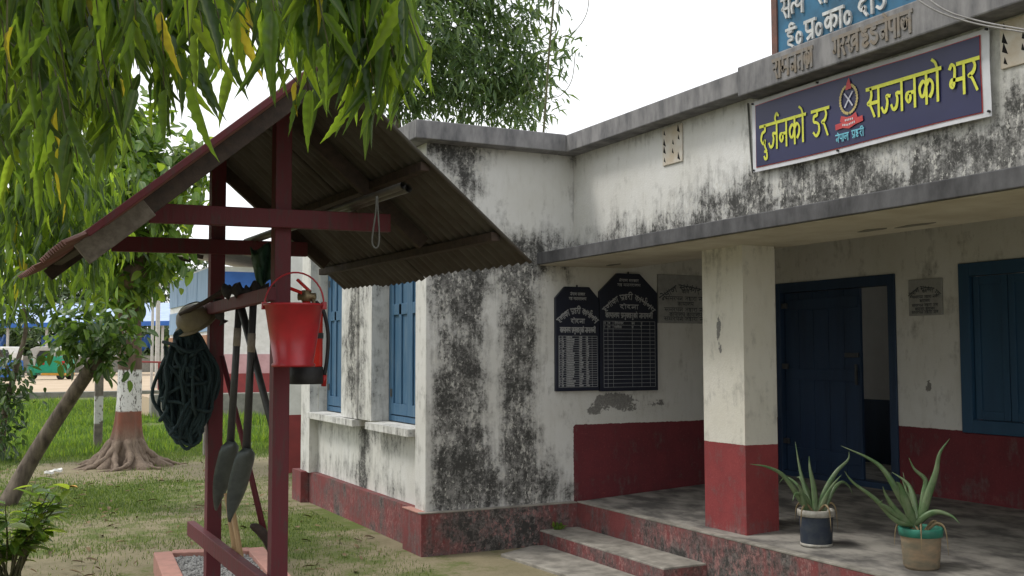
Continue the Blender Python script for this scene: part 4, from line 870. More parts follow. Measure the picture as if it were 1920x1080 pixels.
stick('tool_handle', at(436, 955, 6.05), on(472, 1160, 2, .09), .015, .017, M_handle, 'thicker pale wooden tool handle beside the slimmer one at the lower rail', 'handle')
stick('crowbar', at(448, 560, 6.3), at(518, 830, 5.7), .024, .018, M_blacksteel, 'black steel bar slanting from the rail behind the near post', 'bar')
px_ = empty('pickaxe', tuple(at(488, 1030, 6.3)), 'pickaxe with a red shaft standing head down behind the lower rail', 'pickaxe')
MB().tube([at(416, 668, 6.75), at(455, 825, 6.55), at(497, 1005, 6.35)], [.016, .016, .019], 10).build('shaft', M_redwood, px_, smooth=True)
MB().tube(catmull([at(470, 985, 6.3), at(484, 992, 6.32), at(498, 1008, 6.33), at(508, 1035, 6.33), at(512, 1062, 6.33)], 4), [.012, .018, .024, .026, .027, .028, .03, .03, .028, .026, .024, .022, .02, .017, .014, .010, .006], 8).build('head', M_rustiron if 'M_rustiron' in globals() else M_darkwood, px_, smooth=True)
# fire bucket
bc = np.array(at(550, 688, 5.26)); BK = empty('fire_bucket', tuple(bc), 'bright red metal fire bucket hanging on the near shelter post', 'bucket')
MB().lathe([(0, .012), (.092, .012), (.105, .0), (.108, .012), (.098, .022), (.142, .300), (.150, .303), (.150, .312), (.143, .314), (.137, .302), (.092, .025), (0, .022)], bc, 36).build('body', M_bucket, BK, smooth=True)
top = bc+np.array((0, 0, .305)); hp = [top+RT*.148*math.cos(a)+np.array((0, 0, .165*math.sin(a)))+FW*.03*math.sin(a) for a in np.linspace(0, math.pi, 18)]
MB().tube(hp, .0045, 6).build('handle', M_bucket, BK, smooth=True)
for s in (-1, 1): MB().box(*(lambda c: (c-np.array((.012, .012, .02)), c+np.array((.012, .012, .018))))(top+RT*.149*s)).build('handle_lug', M_bucket, BK, bevel=.004)
ec = np.array(at(573, 720, 5.62)); EX = empty('fire_extinguisher', tuple(ec), 'red fire extinguisher with a black rubber base behind the bucket', 'extinguisher')
MB().lathe([(0, .09), (.086, .09), (.088, .10), (.088, .36), (.080, .394), (.055, .42), (.022, .432), (.02, .447)], ec, 30).build('cylinder', M_exting, EX, smooth=True)
MB().lathe([(0, 0), (.086, 0), (.092, .006), (.092, .088), (.089, .0905)], ec, 30).build('base', M_rubber, EX, smooth=True)
vc = ec+np.array((0, 0, .437)); MB().tube([vc, vc+np.array((0, 0, .06))], .026, 10).tube([vc+np.array((0, 0, .025))-RT*.045, vc+np.array((0, 0, .028))+RT*.05], .019, 10).tube([vc+RT*.03+np.array((0, 0, .02)), vc+RT*.055+np.array((0, 0, -.035))], .012, 8).build('valve', M_brass, EX, smooth=True)
MB().beam(vc+np.array((0, 0, .045))-RT*.02, vc+np.array((0, 0, .075))-RT*.10, .03, .018).beam(vc+np.array((0, 0, .052))+RT*.02, vc+np.array((0, 0, .118))-RT*.05, .03, .016).build('lever', M_exting, EX, bevel=.003)
MB().tube(catmull([vc+RT*.05, vc+RT*.09+UP*-.05, vc+RT*.115+UP*-.17, vc+RT*.11+UP*-.30, vc+RT*.095+UP*-.395], 5), .010, 8).build('hose', M_rubber, EX, smooth=True)
MB().tube([vc+RT*.096+UP*-.39, vc+RT*.092+UP*-.45], .014, 8).build('nozzle', M_taillight, EX, smooth=True)
MB().lathe([(.0885, 0), (.0915, 0), (.0915, .03), (.0885, .03)], ec+np.array((0, 0, .24)), 24).beam(ec+np.array((0, -.0, .255))-RT*.09, np.array((HX+.03, HYN, ec[2]+.255)), .02, .03).build('bracket', M_blacksteel, EX)

# ------------------------------------------------------------------ leaves and trees
def leaf_tmpl(K, seed, wave=.0, fold=.12, curl=.25, shape='lance'):
    r = random.Random(seed); V_, Fq = [], []; ph = r.random()*6
    for i in range(K+1):
        t = i/K
        if shape == 'lance': hw = .5*max(.0, math.sin(math.pi*min(1, t**.58)))**.9*(1-.15*t)
        else: hw = .5*max(.0, math.sin(math.pi*t**.8))**.65
        if i in (0, K): hw = .015
        z0 = -curl*t*t+wave*.5*math.sin(t*7+ph)*.3; wv = wave*.55*math.sin(t*38+ph)*hw*2
        wv2 = wave*.55*math.sin(t*41+ph+2)*hw*2
        hwj = hw*(1+.45*wave*math.sin(t*37+ph)*(.3+t))
        V_ += [(-hwj, t, z0+fold*hw*2+wv*.5), (0, t, z0), (hwj, t, z0+fold*hw*2+wv2*.5)]
    for i in range(K):
        a = i*3; Fq += [(a, a+1, a+4, a+3), (a+1, a+2, a+5, a+4)]
    return np.array(V_), np.array(Fq)
def set_rib(me):
    n = len(me.vertices); a = me.attributes.new('rib', 'FLOAT', 'POINT'); v = np.zeros(n, np.float32); v[1::3] = 1; a.data.foreach_set('value', v)
def frames(Dv, Nv):
    Dv = Dv/np.linalg.norm(Dv, axis=1)[:, None]; X = np.cross(Dv, Nv); X /= np.linalg.norm(X, axis=1)[:, None]+1e-9; Z = np.cross(X, Dv); return X, Dv, Z
def leaf_cloud(name, T, P, Dv, Nv, L, W):
    X, Y_, Z = frames(Dv, Nv); Vs, Fs = [], []; off = 0; pick = rng.integers(0, len(T), len(P))
    for k, (tv, tf) in enumerate(T):
        s = pick == k
        if not s.any(): continue
        a = tv[None, :, 0, None]*W[s][:, None, None]*X[s][:, None]; b = tv[None, :, 1, None]*L[s][:, None, None]*Y_[s][:, None]; c = tv[None, :, 2, None]*L[s][:, None, None]*Z[s][:, None]*1.0
        c = np.where(True, tv[None, :, 2, None]*L[s][:, None, None]*.5*Z[s][:, None], c)
        V_ = (P[s][:, None]+a+b+c); n = s.sum(); Vs.append(V_.reshape(-1, 3)); Fs.append((tf[None]+len(tv)*np.arange(n)[:, None, None]).reshape(-1, 4)+off); off += n*len(tv)
    me = np_mesh(name, np.concatenate(Vs), np.concatenate(Fs)); set_rib(me); me.polygons.foreach_set('use_smooth', [True]*len(me.polygons)); return me
def rdir(n): v = rng.normal(size=(n, 3)); return v/np.linalg.norm(v, axis=1)[:, None]
T_mast = [leaf_tmpl(30, s, .17, .22, .05+.45*random.random()) for s in range(10)]
T_mast_lo = [leaf_tmpl(10, s+20, .13, .18, .15+.4*random.random()) for s in range(7)]
T_small = [leaf_tmpl(3, s+40, .0, .18, .25) for s in range(4)]
T_oval = [leaf_tmpl(5, s+60, .02, .16, .28, 'oval') for s in range(4)]
T_blob = [leaf_tmpl(2, s+80, .0, .2, .2, 'oval') for s in range(3)]

# --- mast tree, its drooping leaves over the near yard (trunk just outside the picture)
MT = empty('mast_tree', (-1.15, 3.3, 0), 'tall mast tree whose long wavy drooping leaves hang over the shelter roof', 'tree')
MB().tube(catmull([(-1.15, 3.3, -.1), (-1.13, 3.3, 1.5), (-1.17, 3.32, 3.2), (-1.15, 3.3, 6.5), (-1.1, 3.3, 9)], 4), [.15]*2+[.14]*4+[.12]*4+[.10]*4+[.05]*3, 14).build('trunk', M_bark, MT, smooth=True)
SIL = [(0, 420), (60, 400), (120, 430), (170, 385), (215, 330), (250, 300), (290, 265), (340, 235), (380, 275), (430, 225), (470, 215), (520, 205), (560, 240), (585, 300), (610, 215), (640, 225), (675, 265), (700, 290), (735, 235), (770, 215), (800, 200), (815, 90)]
sx, sy_ = zip(*SIL); sil = lambda px: float(np.interp(px, sx, sy_))
bough_ends = [((-1.15, 3.3, 3.05), (.6, 3.05, 2.95), (1.55, 2.85, 2.86)), ((-1.15, 3.3, 3.3), (.2, 3.6, 3.1), (1.2, 3.9, 2.92)), ((-1.15, 3.3, 2.8), (-.4, 3.4, 2.85), (.55, 3.5, 2.72)), ((-1.15, 3.3, 3.2), (-.2, 2.7, 2.95), (.7, 2.4, 2.75)), ((-1.15, 3.3, 2.6), (-.5, 4.0, 2.7), (.4, 4.4, 2.6))]
boughs = []; mb = MB()
for b in bough_ends:
    p = catmull(b, 8); boughs += p; mb.tube(p, np.linspace(.022, .006, len(p)).tolist(), 7)
mb.build('boughs', M_bark, MT, smooth=True)
boughs = np.array(boughs); LP, LD, LN, LL, LW = [], [], [], [], []; tw = MB(); r = random.Random(11)
def spray(px, py, Z, nl, lean, spread):
    """a thin twig ending at the pixel's point, leaves set alternately along it and hanging"""
    tip = at(px, py, Z); k = np.argmin(np.linalg.norm(boughs-(tip+np.array((-.15, 0, .25))), axis=1)); st_ = boughs[k]
    mid = (tip+st_)/2+np.array((0, 0, .10)); P = np.array(catmull([st_, mid, tip], 8)); tw.tube(P.tolist(), np.linspace(.005, .0018, len(P)).tolist(), 5)
    for i in range(nl):
        t = 1-.62*(i/max(1, nl-1))**1.1; q_ = P[min(len(P)-1, int(t*(len(P)-1)))]+np.array([r.gauss(0, .008) for _ in range(3)])
        sd = 1 if i % 2 else -1
        side = RT*sd*(spread*.75+r.gauss(0, .16))+FW*r.gauss(0, .22)+np.array((0, 0, -1.))+RT*lean
        LP.append(q_); LD.append(side); nv = FW*-1+RT*r.gauss(0, .65)+np.array((0, 0, .25+r.gauss(0, .3))); LN.append(nv); l_ = .10+.095*r.random(); LL.append(l_); LW.append(l_*(.15+.055*r.random()))
n_sp = 0
while n_sp < 112:
    px = r.random()**1.15*800; s = sil(px); Z = 2.4+1.7*r.random(); ln = .15*F/Z
    py = -60+(s-ln*.75+60)*r.random()**.75
    if py > s-ln*.8 or (250 < px < 470 and r.random() < .22): continue
    spray(px, py, Z, r.randint(8, 13), r.gauss(.05, .18), .34); n_sp += 1
for (px, py, Z, nl, ln) in ((690, 165, 2.7, 13, -.28), (665, 185, 2.75, 11, -.3), (705, 180, 2.68, 9, -.05), (790, 105, 2.7, 9, -.05), (735, 150, 2.8, 9, -.3), (755, 95, 2.75, 11, .1), (785, 85, 2.8, 9, .12), (720, 120, 2.7, 12, -.1), (578, 170, 2.9, 9, 0), (640, 110, 2.8, 11, .15), (600, 60, 2.6, 11, .1), (515, 20, 2.3, 8, .05), (380, 60, 2.3, 9, 0), (740, 110, 2.75, 10, -.2), (700, 140, 2.72, 10, -.45)):
    spray(px, py, Z, nl, ln, .3)
n_big = len(LP)
for _ in range(170):                                     # dense inner leaves, darker mass on the trunk side
    px = 250*r.random()**1.5; py = -90+340*r.random(); spray(px, py, 3.0+2.2*r.random(), r.randint(6, 9), r.gauss(0, .2), .36)
for _ in range(20):
    px = 250+420*r.random(); py = -110+180*r.random(); spray(px, py, 3.0+1.0*r.random(), r.randint(6, 9), r.gauss(0, .2), .36)
tw.build('twigs', M_twig, MT, smooth=True)
LP, LD, LN, LL, LW = map(np.array, (LP, LD, LN, LL, LW))
depth = (LP-EYE) @ FW; pxs = 960+F*((LP-EYE) @ RT)/depth; pys = 540-F*((LP-EYE) @ UP)/depth
score = np.where((pxs > -20) & (pys > -40), LL/depth, 0); score[n_big:] *= .2; order = np.argsort(-score); top300 = order[:300]; rest = order[300:]
lm_ = []
for k, (tv, tf) in enumerate(T_mast):
    tv2 = tv.copy(); tv2[:, 2] *= .5; me = np_mesh('leaf', tv2, tf); me.materials.append(L_mast); set_rib(me); me.polygons.foreach_set('use_smooth', [True]*len(me.polygons)); lm_.append(me)
X, Y_, Z_ = frames(LD, LN); base_ = np.array(MT.location)
for i in top300:
    o = bpy.data.objects.new('leaf', lm_[i % len(lm_)]); col.objects.link(o); o.parent = MT
    A = np.eye(4); A[:3, 0] = X[i]*LW[i]; A[:3, 1] = Y_[i]*LL[i]; A[:3, 2] = Z_[i]*LL[i]; A[:3, 3] = LP[i]-base_; o.matrix_basis = Matrix(A.tolist())
tag(link('foliage', leaf_cloud('foliage', T_mast_lo, LP[rest], LD[rest], LN[rest], LL[rest], LW[rest]), L_mast, MT), kind='stuff')
P = np.stack([-1.1+rng.normal(0, .55, 1500), 3.4+rng.normal(0, .6, 1500), 3.6+rng.random(1500)*4.5], 1); Dv = rdir(1500)*.5+np.array((0, 0, -1)); L = .14+.08*rng.random(1500)
tag(link('foliage', leaf_cloud('foliage', T_small, P, Dv, rdir(1500), L, L*.2), L_mast, MT), kind='stuff')

SHADE_ROW = [((-3.1, -1.8), 'unseen mast tree added to shade the veranda, behind the camera side'), ((-3.3, .9), 'unseen mast tree added to shade the veranda, level with the veranda pots'), ((-2.7, 6.2), 'unseen mast tree added to shade the veranda, level with the shelter')]  # out-of-view trees added to cut the low sky light into the veranda
def tree(name, label, base, trunk, rad, limbs, clusters, n, T, Lr, wr, lmat, droop=.6, bark=M_bark, group=None, tn=12, trunk_mesh=None):
    """clusters: (centre, radii) ellipsoids filled with leaf clumps"""
    o = empty(name, base, label, 'tree', group)
    if trunk_mesh: trunk_mesh.build('trunk', bark, o, smooth=True)
    elif trunk is not None:
        p = catmull(trunk, 5); MB().tube(p, np.interp(np.linspace(0, 1, len(p)), np.linspace(0, 1, len(rad)), rad).tolist(), tn).build('trunk', bark, o, smooth=True)
    if limbs:
        mb = MB()
        for l_, r0 in limbs: p = catmull(l_, 5); mb.tube(p, np.linspace(r0, r0*.3, len(p)).tolist(), 8)
        mb.build('limbs', M_bark, o, smooth=True)
    P, Nn = [], []; wts = np.array([a[1][0]*a[1][1]*a[1][2] for a in clusters])**.8; wts = wts/wts.sum()
    for (c, rr), f in zip(clusters, wts):
        nk = max(3, int(n*f)); per = 9; ncl = max(1, nk//per)
        d = rdir(ncl)*(rng.random(ncl)**.40)[:, None]; cc = np.array(c)+d*np.array(rr)
        q_ = np.repeat(cc, per, 0)+rng.normal(0, 1, (ncl*per, 3))*Lr[1]*.55; P.append(q_); Nn.append(np.repeat(d, per, 0)+rdir(ncl*per)*.5)
    P = np.concatenate(P); Nn = np.concatenate(Nn); m_ = len(P); Dv = rdir(m_)*.75+Nn*.5+np.array((0, 0, -droop)); L = Lr[0]+(Lr[1]-Lr[0])*rng.random(m_)
    NN = rdir(m_)*.6+np.array((0, 0, 1.))
    tag(link('crown', leaf_cloud('crown', T, P, Dv, NN, L, L*wr), lmat, o), kind='stuff'); return o
for (x, y), lb in SHADE_ROW:
    tree('mast_tree', lb, (x, y, 0), [(x, y, -.1), (x, y, 3), (x+.05, y, 7.5)], [.14, .12, .05], [], [((x, y, 3.2), (.95, .95, 1.6)), ((x, y, 5.6), (.75, .75, 1.8)), ((x, y, 1.9), (.8, .8, .7))], 5200, T_small, (.22, .34), .24, L_mast, 1.4, group='unseen mast trees added to shade the veranda')
# --- tree behind the wing roof
def sp3(px, py, Z): return tuple(at(px, py, Z))
cl = []
for (px, py, rx, ry) in ((900, 60, 95, 70), (960, 130, 60, 60), (850, 150, 70, 70), (930, 190, 60, 35), (780, 60, 80, 60), (700, 40, 90, 50), (860, -30, 110, 60), (640, 90, 70, 60), (990, 215, 28, 22), (1005, 120, 22, 30), (985, 30, 22, 22), (620, 10, 80, 50), (750, 170, 60, 50), (800, -120, 180, 60)):
    Z = 15.5+1.5*random.random(); k = Z/F; cl.append((sp3(px, py, Z), (rx*k, 1.0, ry*k)))
tree('leafy_tree', 'large leafy tree with narrow dark leaves rising behind the wing roof', (6.0, 15.2, 0), [(6.0, 15.2, -.1), (6.05, 15.3, 2.5), (5.8, 15.4, 4.2), (5.7, 15.4, 6)], [.22, .19, .15, .06],
     [([(6.0, 15.3, 3.0), (6.5, 15.5, 4.4), (7.0, 15.6, 5.4)], .08), ([(5.9, 15.3, 3.4), (5.0, 15.4, 4.6), (4.4, 15.4, 5.3)], .08), ([(6.0, 15.3, 3.2), (6.8, 15.5, 3.9), (7.3, 15.5, 4.3)], .05)], cl, 11500, T_small, (.14, .25), .25, L_mango, .45)
# thin climbing stems by the roof
ST = empty('bare_stem', tuple(at(1022, 245, 11.5)), 'thin bare stem with curling tendrils rising above the roof slab', 'stem')
MB().tube(catmull([at(1018, 262, 11.5), at(1024, 180, 11.5), at(1030, 90, 11.5), at(1038, 0, 11.5), at(1036, -60, 11.5)], 5), .012, 6).build('stem', M_twig, ST, smooth=True)
mb = MB(); mb.tube(catmull([at(1038, 75, 11.5), at(1075, 60, 11.5), at(1100, 25, 11.5), at(1106, -30, 11.5)], 6), .0045, 5); mb.tube(catmull([at(1025, 185, 11.5), at(1052, 178, 11.5), at(1072, 150, 11.5), at(1079, 98, 11.5)], 6), .0045, 5); mb.tube(catmull([at(1040, 70, 11.5), at(1046, 30, 11.5), at(1050, -20, 11.5)], 5), .005, 5); mb.tube(catmull([at(985, 140, 11.5), at(1000, 175, 11.5), at(1018, 190, 11.5)], 5), .0045, 5)
mb.build('tendril', M_twig, ST, smooth=True)
# --- painted tree with spreading roots
tb2 = np.array((1.98, 16.36, 0)); tm = MB(); nz, na = 40, 84; V_, Fq = [], []
for j in range(nz+1):
    z = -.12+(3.0)*(j/nz)**1.5
    for i in range(na):
        a = 2*math.pi*i/na; fl = math.exp(-max(z, 0)/.17); f2 = math.exp(-max(z, 0)/.42); rr = .152+.045*math.exp(-max(z, 0)/.9)+fl*(.08+.30*abs(math.sin(3.5*a+.5*math.sin(2*a)))**5+.14*abs(math.sin(5.5*a+1))**4)+f2*(.055*abs(math.sin(3.5*a+.5*math.sin(2*a)))**3)+.012*math.sin(3*a+z*2)
        V_.append((tb2[0]+rr*math.cos(a)+.03*math.sin(z), tb2[1]+rr*math.sin(a), z))
for j in range(nz):
    for i in range(na): Fq.append((j*na+i, j*na+(i+1) % na, (j+1)*na+(i+1) % na, (j+1)*na+i))
tm.add(V_, Fq)
for k in range(26):
    a = 2*math.pi*k/26+r.gauss(0, .10); L_ = .28+.42*r.random(); pts = []
    for i in range(6): t = i/5; rr = .18+L_*t; aa = a+(.12+.16*r.random())*math.sin(4*t+k*1.7); pts.append((tb2[0]+rr*math.cos(aa), tb2[1]+rr*math.sin(aa), .34*(1-t)**2.6+.03*(1-t)-.018+r.gauss(0, .008)))
    p = catmull(pts, 4); tm.tube(p, [(.058-.045*i/len(p))*(1+.18*math.sin(i*1.3+k)) for i in range(len(p))], 7)
Zt = 15.1
tm.tube(catmull([(2.02, 16.36, 2.7), at(243, 520, Zt), at(262, 500, Zt), at(283, 455, Zt), at(288, 400, Zt), at(275, 330, Zt)], 6), np.linspace(.19, .05, 31).tolist(), 12)
cl = [(sp3(px, py, Zt-.6+1.4*random.random()), (rx*Zt/F, .8, ry*Zt/F)) for px, py, rx, ry in ((275, 470, 45, 45), (215, 520, 40, 35), (320, 400, 40, 45), (260, 350, 60, 50), (180, 430, 60, 50), (320, 330, 50, 40), (240, 250, 90, 60), (130, 470, 50, 35), (300, 505, 26, 26), (345, 300, 45, 45), (150, 330, 90, 60), (240, 555, 22, 20), (220, 440, 40, 40))]
tree('painted_tree', 'tree with spreading roots and a trunk banded in white and red-brown paint', tuple(tb2), None, None, [([at(262, 500, Zt), at(225, 450, Zt), at(190, 420, Zt)], .06), ([at(285, 430, Zt), at(310, 390, Zt), at(330, 330, Zt)], .05)], cl, 4200, T_oval, (.13, .24), .48, L_bright, .6, M_painted, trunk_mesh=tm)
# --- leaning cut trunk with a tuft of leaves
tl = [on(8, 955, 2, -.05), at(60, 860, 11.5), at(120, 765, 11.4), at(185, 668, 11.2), at(196, 640, 11.15)]
cl = [(sp3(px, py, 11.2), (rx*11.2/F, .35, ry*11.2/F)) for px, py, rx, ry in ((180, 632, 58, 32), (140, 655, 35, 24), (222, 618, 32, 32), (165, 602, 45, 22), (120, 622, 22, 14), (205, 662, 42, 20))]
tree('leaning_tree', 'leaning grey cut trunk with a tuft of dark green leaves at its top', tuple(tl[0]), tl, [.10, .085, .078, .072, .045], [], cl, 560, T_oval, (.10, .17), .52, L_mid, .4, tn=12)
# --- slim saplings at the yard's edge
s0 = on(2, 862, 2, -.02)
tree('slim_sapling', 'slim dark sapling with sparse small leaves at the edge of the yard', tuple(s0), [s0, at(8, 780, 16), at(30, 690, 15.8), at(48, 620, 15.7), at(42, 560, 15.7)], [.06, .05, .04, .03, .02], [([at(22, 710, 15.8), at(0, 660, 15.8), at(-20, 620, 15.8)], .025)],
     [(sp3(px, py, 15.8), (rx*15.8/F, .4, ry*15.8/F)) for px, py, rx, ry in ((15, 760, 45, 45), (5, 820, 30, 35), (30, 580, 60, 30), (110, 575, 55, 22), (-10, 700, 40, 40), (30, 690, 20, 30))], 900, T_oval, (.09, .17), .42, L_dark, .5)
# --- low shrub by the near corner
sc = on(15, 1115, 2, 0)
sh_o = empty('leafy_shrub', tuple(sc), 'low leafy shrub with broad light green leaves at the near edge of the yard', 'shrub')
mb = MB(); LPx, LDx = [], []
r = random.Random(21)
for k in range(36):
    a = r.random()*6.28; ln = .20+.44*r.random(); tip = sc+np.array((math.cos(a)*ln*.75-.0, math.sin(a)*ln*.75, .14+ln*.92)); p = np.array(catmull([sc+np.array((r.gauss(0, .04), r.gauss(0, .04), 0)), (sc+tip)/2+np.array((0, 0, .07)), tip], 6)); mb.tube(p.tolist(), np.linspace(.007, .003, len(p)).tolist(), 5)
    for j in range(8): q_ = p[len(p)-1-min(len(p)-1, j//1)]; LPx.append(q_); aa = r.random()*6.28; LDx.append((math.cos(aa), math.sin(aa), .05+r.gauss(0, .3)))
mb.build('stems', M_twig, sh_o, smooth=True); LPx, LDx = np.array(LPx), np.array(LDx); n = len(LPx); L = .10+.10*rng.random(n)
lmo = []
for tv, tf in T_oval: tv2 = tv.copy(); tv2[:, 2] *= .5; me = np_mesh('leaf', tv2, tf); me.materials.append(L_bright); set_rib(me); me.polygons.foreach_set('use_smooth', [True]*len(me.polygons)); lmo.append(me)
X, Y_, Z_ = frames(LDx, np.tile(np.array([[0, 0, 1.]]), (n, 1))+rdir(n)*.3)
for i in range(n):
    o = bpy.data.objects.new('leaf', lmo[i % len(lmo)]); col.objects.link(o); o.parent = sh_o; A = np.eye(4); A[:3, 0] = X[i]*L[i]*.42; A[:3, 1] = Y_[i]*L[i]; A[:3, 2] = Z_[i]*L[i]; A[:3, 3] = LPx[i]-sc; o.matrix_basis = Matrix(A.tolist())
# --- second mast tree farther off, hanging bright leaves on the left
cl = [(sp3(px, py, 8+1.5*random.random()), (rx*8.5/F, .6, ry*8.5/F)) for px, py, rx, ry in ((40, 455, 70, 50), (120, 430, 70, 50), (30, 370, 90, 60), (165, 455, 40, 35), (15, 505, 45, 32), (100, 345, 90, 60), (185, 375, 45, 45), (85, 495, 40, 25), (30, 250, 120, 80), (150, 250, 90, 70))]
tree('young_mast_tree', 'younger mast tree with bright drooping leaves beside the leaning trunk', (-.75, 9.6, 0), [(-.75, 9.6, -.1), (-.7, 9.6, 1.5), (-.6, 9.6, 3), (-.55, 9.6, 5)], [.09, .08, .07, .03], [], cl, 2000, T_mast_lo, (.14, .24), .19, L_mast, 1.5)

# ------------------------------------------------------------------ posts, kerbs and buildings beyond the yard
p0 = on(183, 852, 2, -.05); tag(MB().beam(p0, p0+np.array((.0, 0, 1.45)), .13, .13, (0, 1, 0)).build('fence_post', M_bandpost, bevel=.01), 'old concrete post with a faded white band beside the painted tree', 'post')
p0 = on(388, 860, 2, -.05); tag(MB().beam(p0, p0+np.array((.0, 0, 1.25)), .12, .12, (0, 1, 0)).build('fence_post', M_post, bevel=.01), 'plain grey concrete post standing in the grass behind the rope coil', 'post')
tag(MB().box((-30, 42.5, -.1), (60, 43.0, .22)).build('low_kerb', M_cement, bevel=.02), 'long low cement kerb between the grass and the sandy yard', 'kerb')
tag(MB().box((-30, 43.0, -.1), (60, 200, .20)).build('sandy_yard', M_sand), kind='structure')
c0 = on(262, 778, 2, 0); tag(MB().box((c0[0], 27.6, -.1), (16, 28.0, .60)).build('low_wall', M_cement, bevel=.02), 'low bare cement retaining wall below the blue and white building', 'wall')
tag(MB().box((c0[0]+.05, 28.0, -.1), (16, 31.0, .50)).build('sand_terrace', M_sand), kind='structure')
# blue and white building
BB = empty('blue_white_building', (5.96, 30.6, .4), 'blue and white shed-like building with a sloping grey roof', 'building')
bx0, by0_ = 5.90, 30.6
MB().box((bx0, by0_, .3), (bx0+9, by0_+7, 4.1)).build('wall', M_whitepaint, BB)
MB().box((bx0-.03, by0_-.03, .3), (bx0+9, by0_+.02, 1.05)).build('red_band', M_redband, BB); MB().box((bx0+.01, by0_-.02, 1.052), (bx0+9, by0_+.02, 1.6)).build('pink_band', M_pinkband, BB)
for k in range(4): MB().box((bx0-.04, by0_+.25+k*1.68, 3.15), (bx0+.01, by0_+.25+k*1.68+1.60, 4.05)).build('blue_panel', M_bluepanel, BB)
for k in range(4): MB().box((bx0-.04, by0_+.25+k*1.68, 2.25), (bx0+.01, by0_+.25+k*1.68+1.60, 2.95)).build('blue_panel', M_bluepanel, BB)
MB().box((bx0-.045, by0_+.3, .8), (bx0+.01, by0_+6.9, 2.15)).build('brick_panel', M_brick, BB)
for k in range(5): MB().box((bx0+.1+k*1.7, by0_-.04, 3.45), (bx0+.1+k*1.7+1.66, by0_+.01, 3.95)).build('blue_panel', M_bluesheet if 'M_bluesheet' in globals() else M_bluetarp, BB)
MB().poly([(bx0-1.3, by0_-.8, 4.75), (bx0+10, by0_-.8, 2.9), (bx0+10, by0_+8, 2.9+.6), (bx0-1.3, by0_+8, 4.75+.6)], (0, 0, .08)).build('roof', M_greyroof, BB)
for k in range(4): MB().beam((bx0-1.2, by0_+.2+k*2.1, 4.72+.06*k), (bx0+.2, by0_+.2+k*2.1, 4.48+.06*k), .08, .12).build('roof_beam', M_darkwood, BB)
# poles and railing
def pole(px, pyb, pyt, Z, r_, label, parts=None, mat=M_steelpole):
    a = np.array(at(px, pyb, Z)); a[2] = .15; b = np.array(at(px, pyt, Z)); b[0], b[1] = a[0], a[1]
    o = empty('yard_pole', tuple(a), label, 'pole'); zc = a[2]+(b[2]-a[2])*.3 if parts else a[2]
    if parts: MB().tube([a, (a[0], a[1], zc)], r_, 10).build('red_base', M_redband, o)
    MB().tube([(a[0], a[1], zc), b], r_, 10).build('shaft', mat, o); return o
pole(252, 712, 556, 46, .12, 'white pole with a red base beyond the painted trunk', 1, M_whitepaint); pole(294, 712, 480, 44, .09, 'tall pale pole in front of the blue roofed shed'); pole(284, 712, 545, 43, .055, 'slim short pale pole next to the tall pale pole')
RLg = empty('pipe_railing', tuple(at(290, 715, 42)), 'low rusty pipe railing beyond the grass near the poles', 'railing')
MB().tube([at(258, 678, 42), at(330, 680, 42)], .04, 6).build('top_rail', M_redband, RLg)
for px in (262, 298, 326): a = at(px, 680, 42); MB().tube([(a[0], a[1], .15), a], .04, 6).build('railing_post', M_redband, RLg)
# blue roofed open shed
def P3(px, py, Z): return np.array(at(px, py, Z))
SH = empty('open_shed', tuple(P3(150, 690, 72)), 'long open shed with a pale blue sheet roof across the sandy yard', 'shed')
a, b = P3(-80, 612, 70), P3(345, 606, 70); c, d = P3(345, 570, 76), P3(-80, 574, 76); MB().poly([a, b, c, d], (0, 0, .10)).build('roof', M_blueroof, SH); MB().beam(a+np.array((0, 0, .02)), b+np.array((0, 0, .02)), .12, .30).build('fascia', M_bluetarp, SH)
for px in (-40, 15, 88, 160, 205, 255, 305): q_ = P3(px, 612, 70.5); MB().tube([(q_[0], q_[1], .15), q_+np.array((0, 0, .2))], .09, 8).build('shed_post', M_steelpole, SH)
for (px0, px1, py0, py1, Z) in ((78, 128, 628, 655, 73), (110, 150, 612, 650, 74), (262, 282, 630, 655, 73), (0, 12, 630, 648, 73)):
    g = []; 
    for j in range(5):
        for i in range(6): q_ = P3(px0+(px1-px0)*i/5, py0+(py1-py0)*j/4+4*math.sin(i*1.3), Z+.3*math.sin(i+j)); g.append(q_)
    t_ = MB().add(g, [(j*6+i, j*6+i+1, (j+1)*6+i+1, (j+1)*6+i) for j in range(4) for i in range(5)]).build('hung_tarpaulin', M_bluetarp, SH, smooth=True); t_.modifiers.new('s', 'SOLIDIFY').thickness = .02
MB().box((P3(-60, 690, 77)[0], P3(100, 690, 79)[1]+2, .1), (P3(330, 690, 77)[0]+4, P3(100, 690, 79)[1]+2.3, 1.5)).build('rear_wall', M_cement, SH)
# auto rickshaw
def wheel(mb, c, r_, w_, axis): mb.lathe([(0, -w_/2), (r_*.9, -w_/2), (r_, -w_*.3), (r_, w_*.3), (r_*.9, w_/2), (0, w_/2)], c, 18, axis)
rk = np.array(on(98, 712, 2, .2)); Zr = float((rk-EYE) @ FW); K = Zr/F
RK = empty('auto_rickshaw', tuple(rk), 'green three wheeled auto rickshaw with an orange stripe and grey canvas hood', 'rickshaw')
A_, U2, D2 = RT, np.array((0, 0, 1.)), np.array((FW[0], FW[1], 0))/np.hypot(FW[0], FW[1])
def rp(px, z, d=0): return rk+A_*((px-98)*K)+U2*z+D2*d
def prism(pts, d0, d1): return MB().poly([rp(px, z, d0) for px, z in pts], D2*(d1-d0))
hh = lambda py: (712-py)*K
prism([(64, hh(700)), (122, hh(700)), (123, hh(682)), (121, hh(668)), (74, hh(668)), (62, hh(690))], 0, 1.3).build('body', M_greenpaint, RK, bevel=.05)
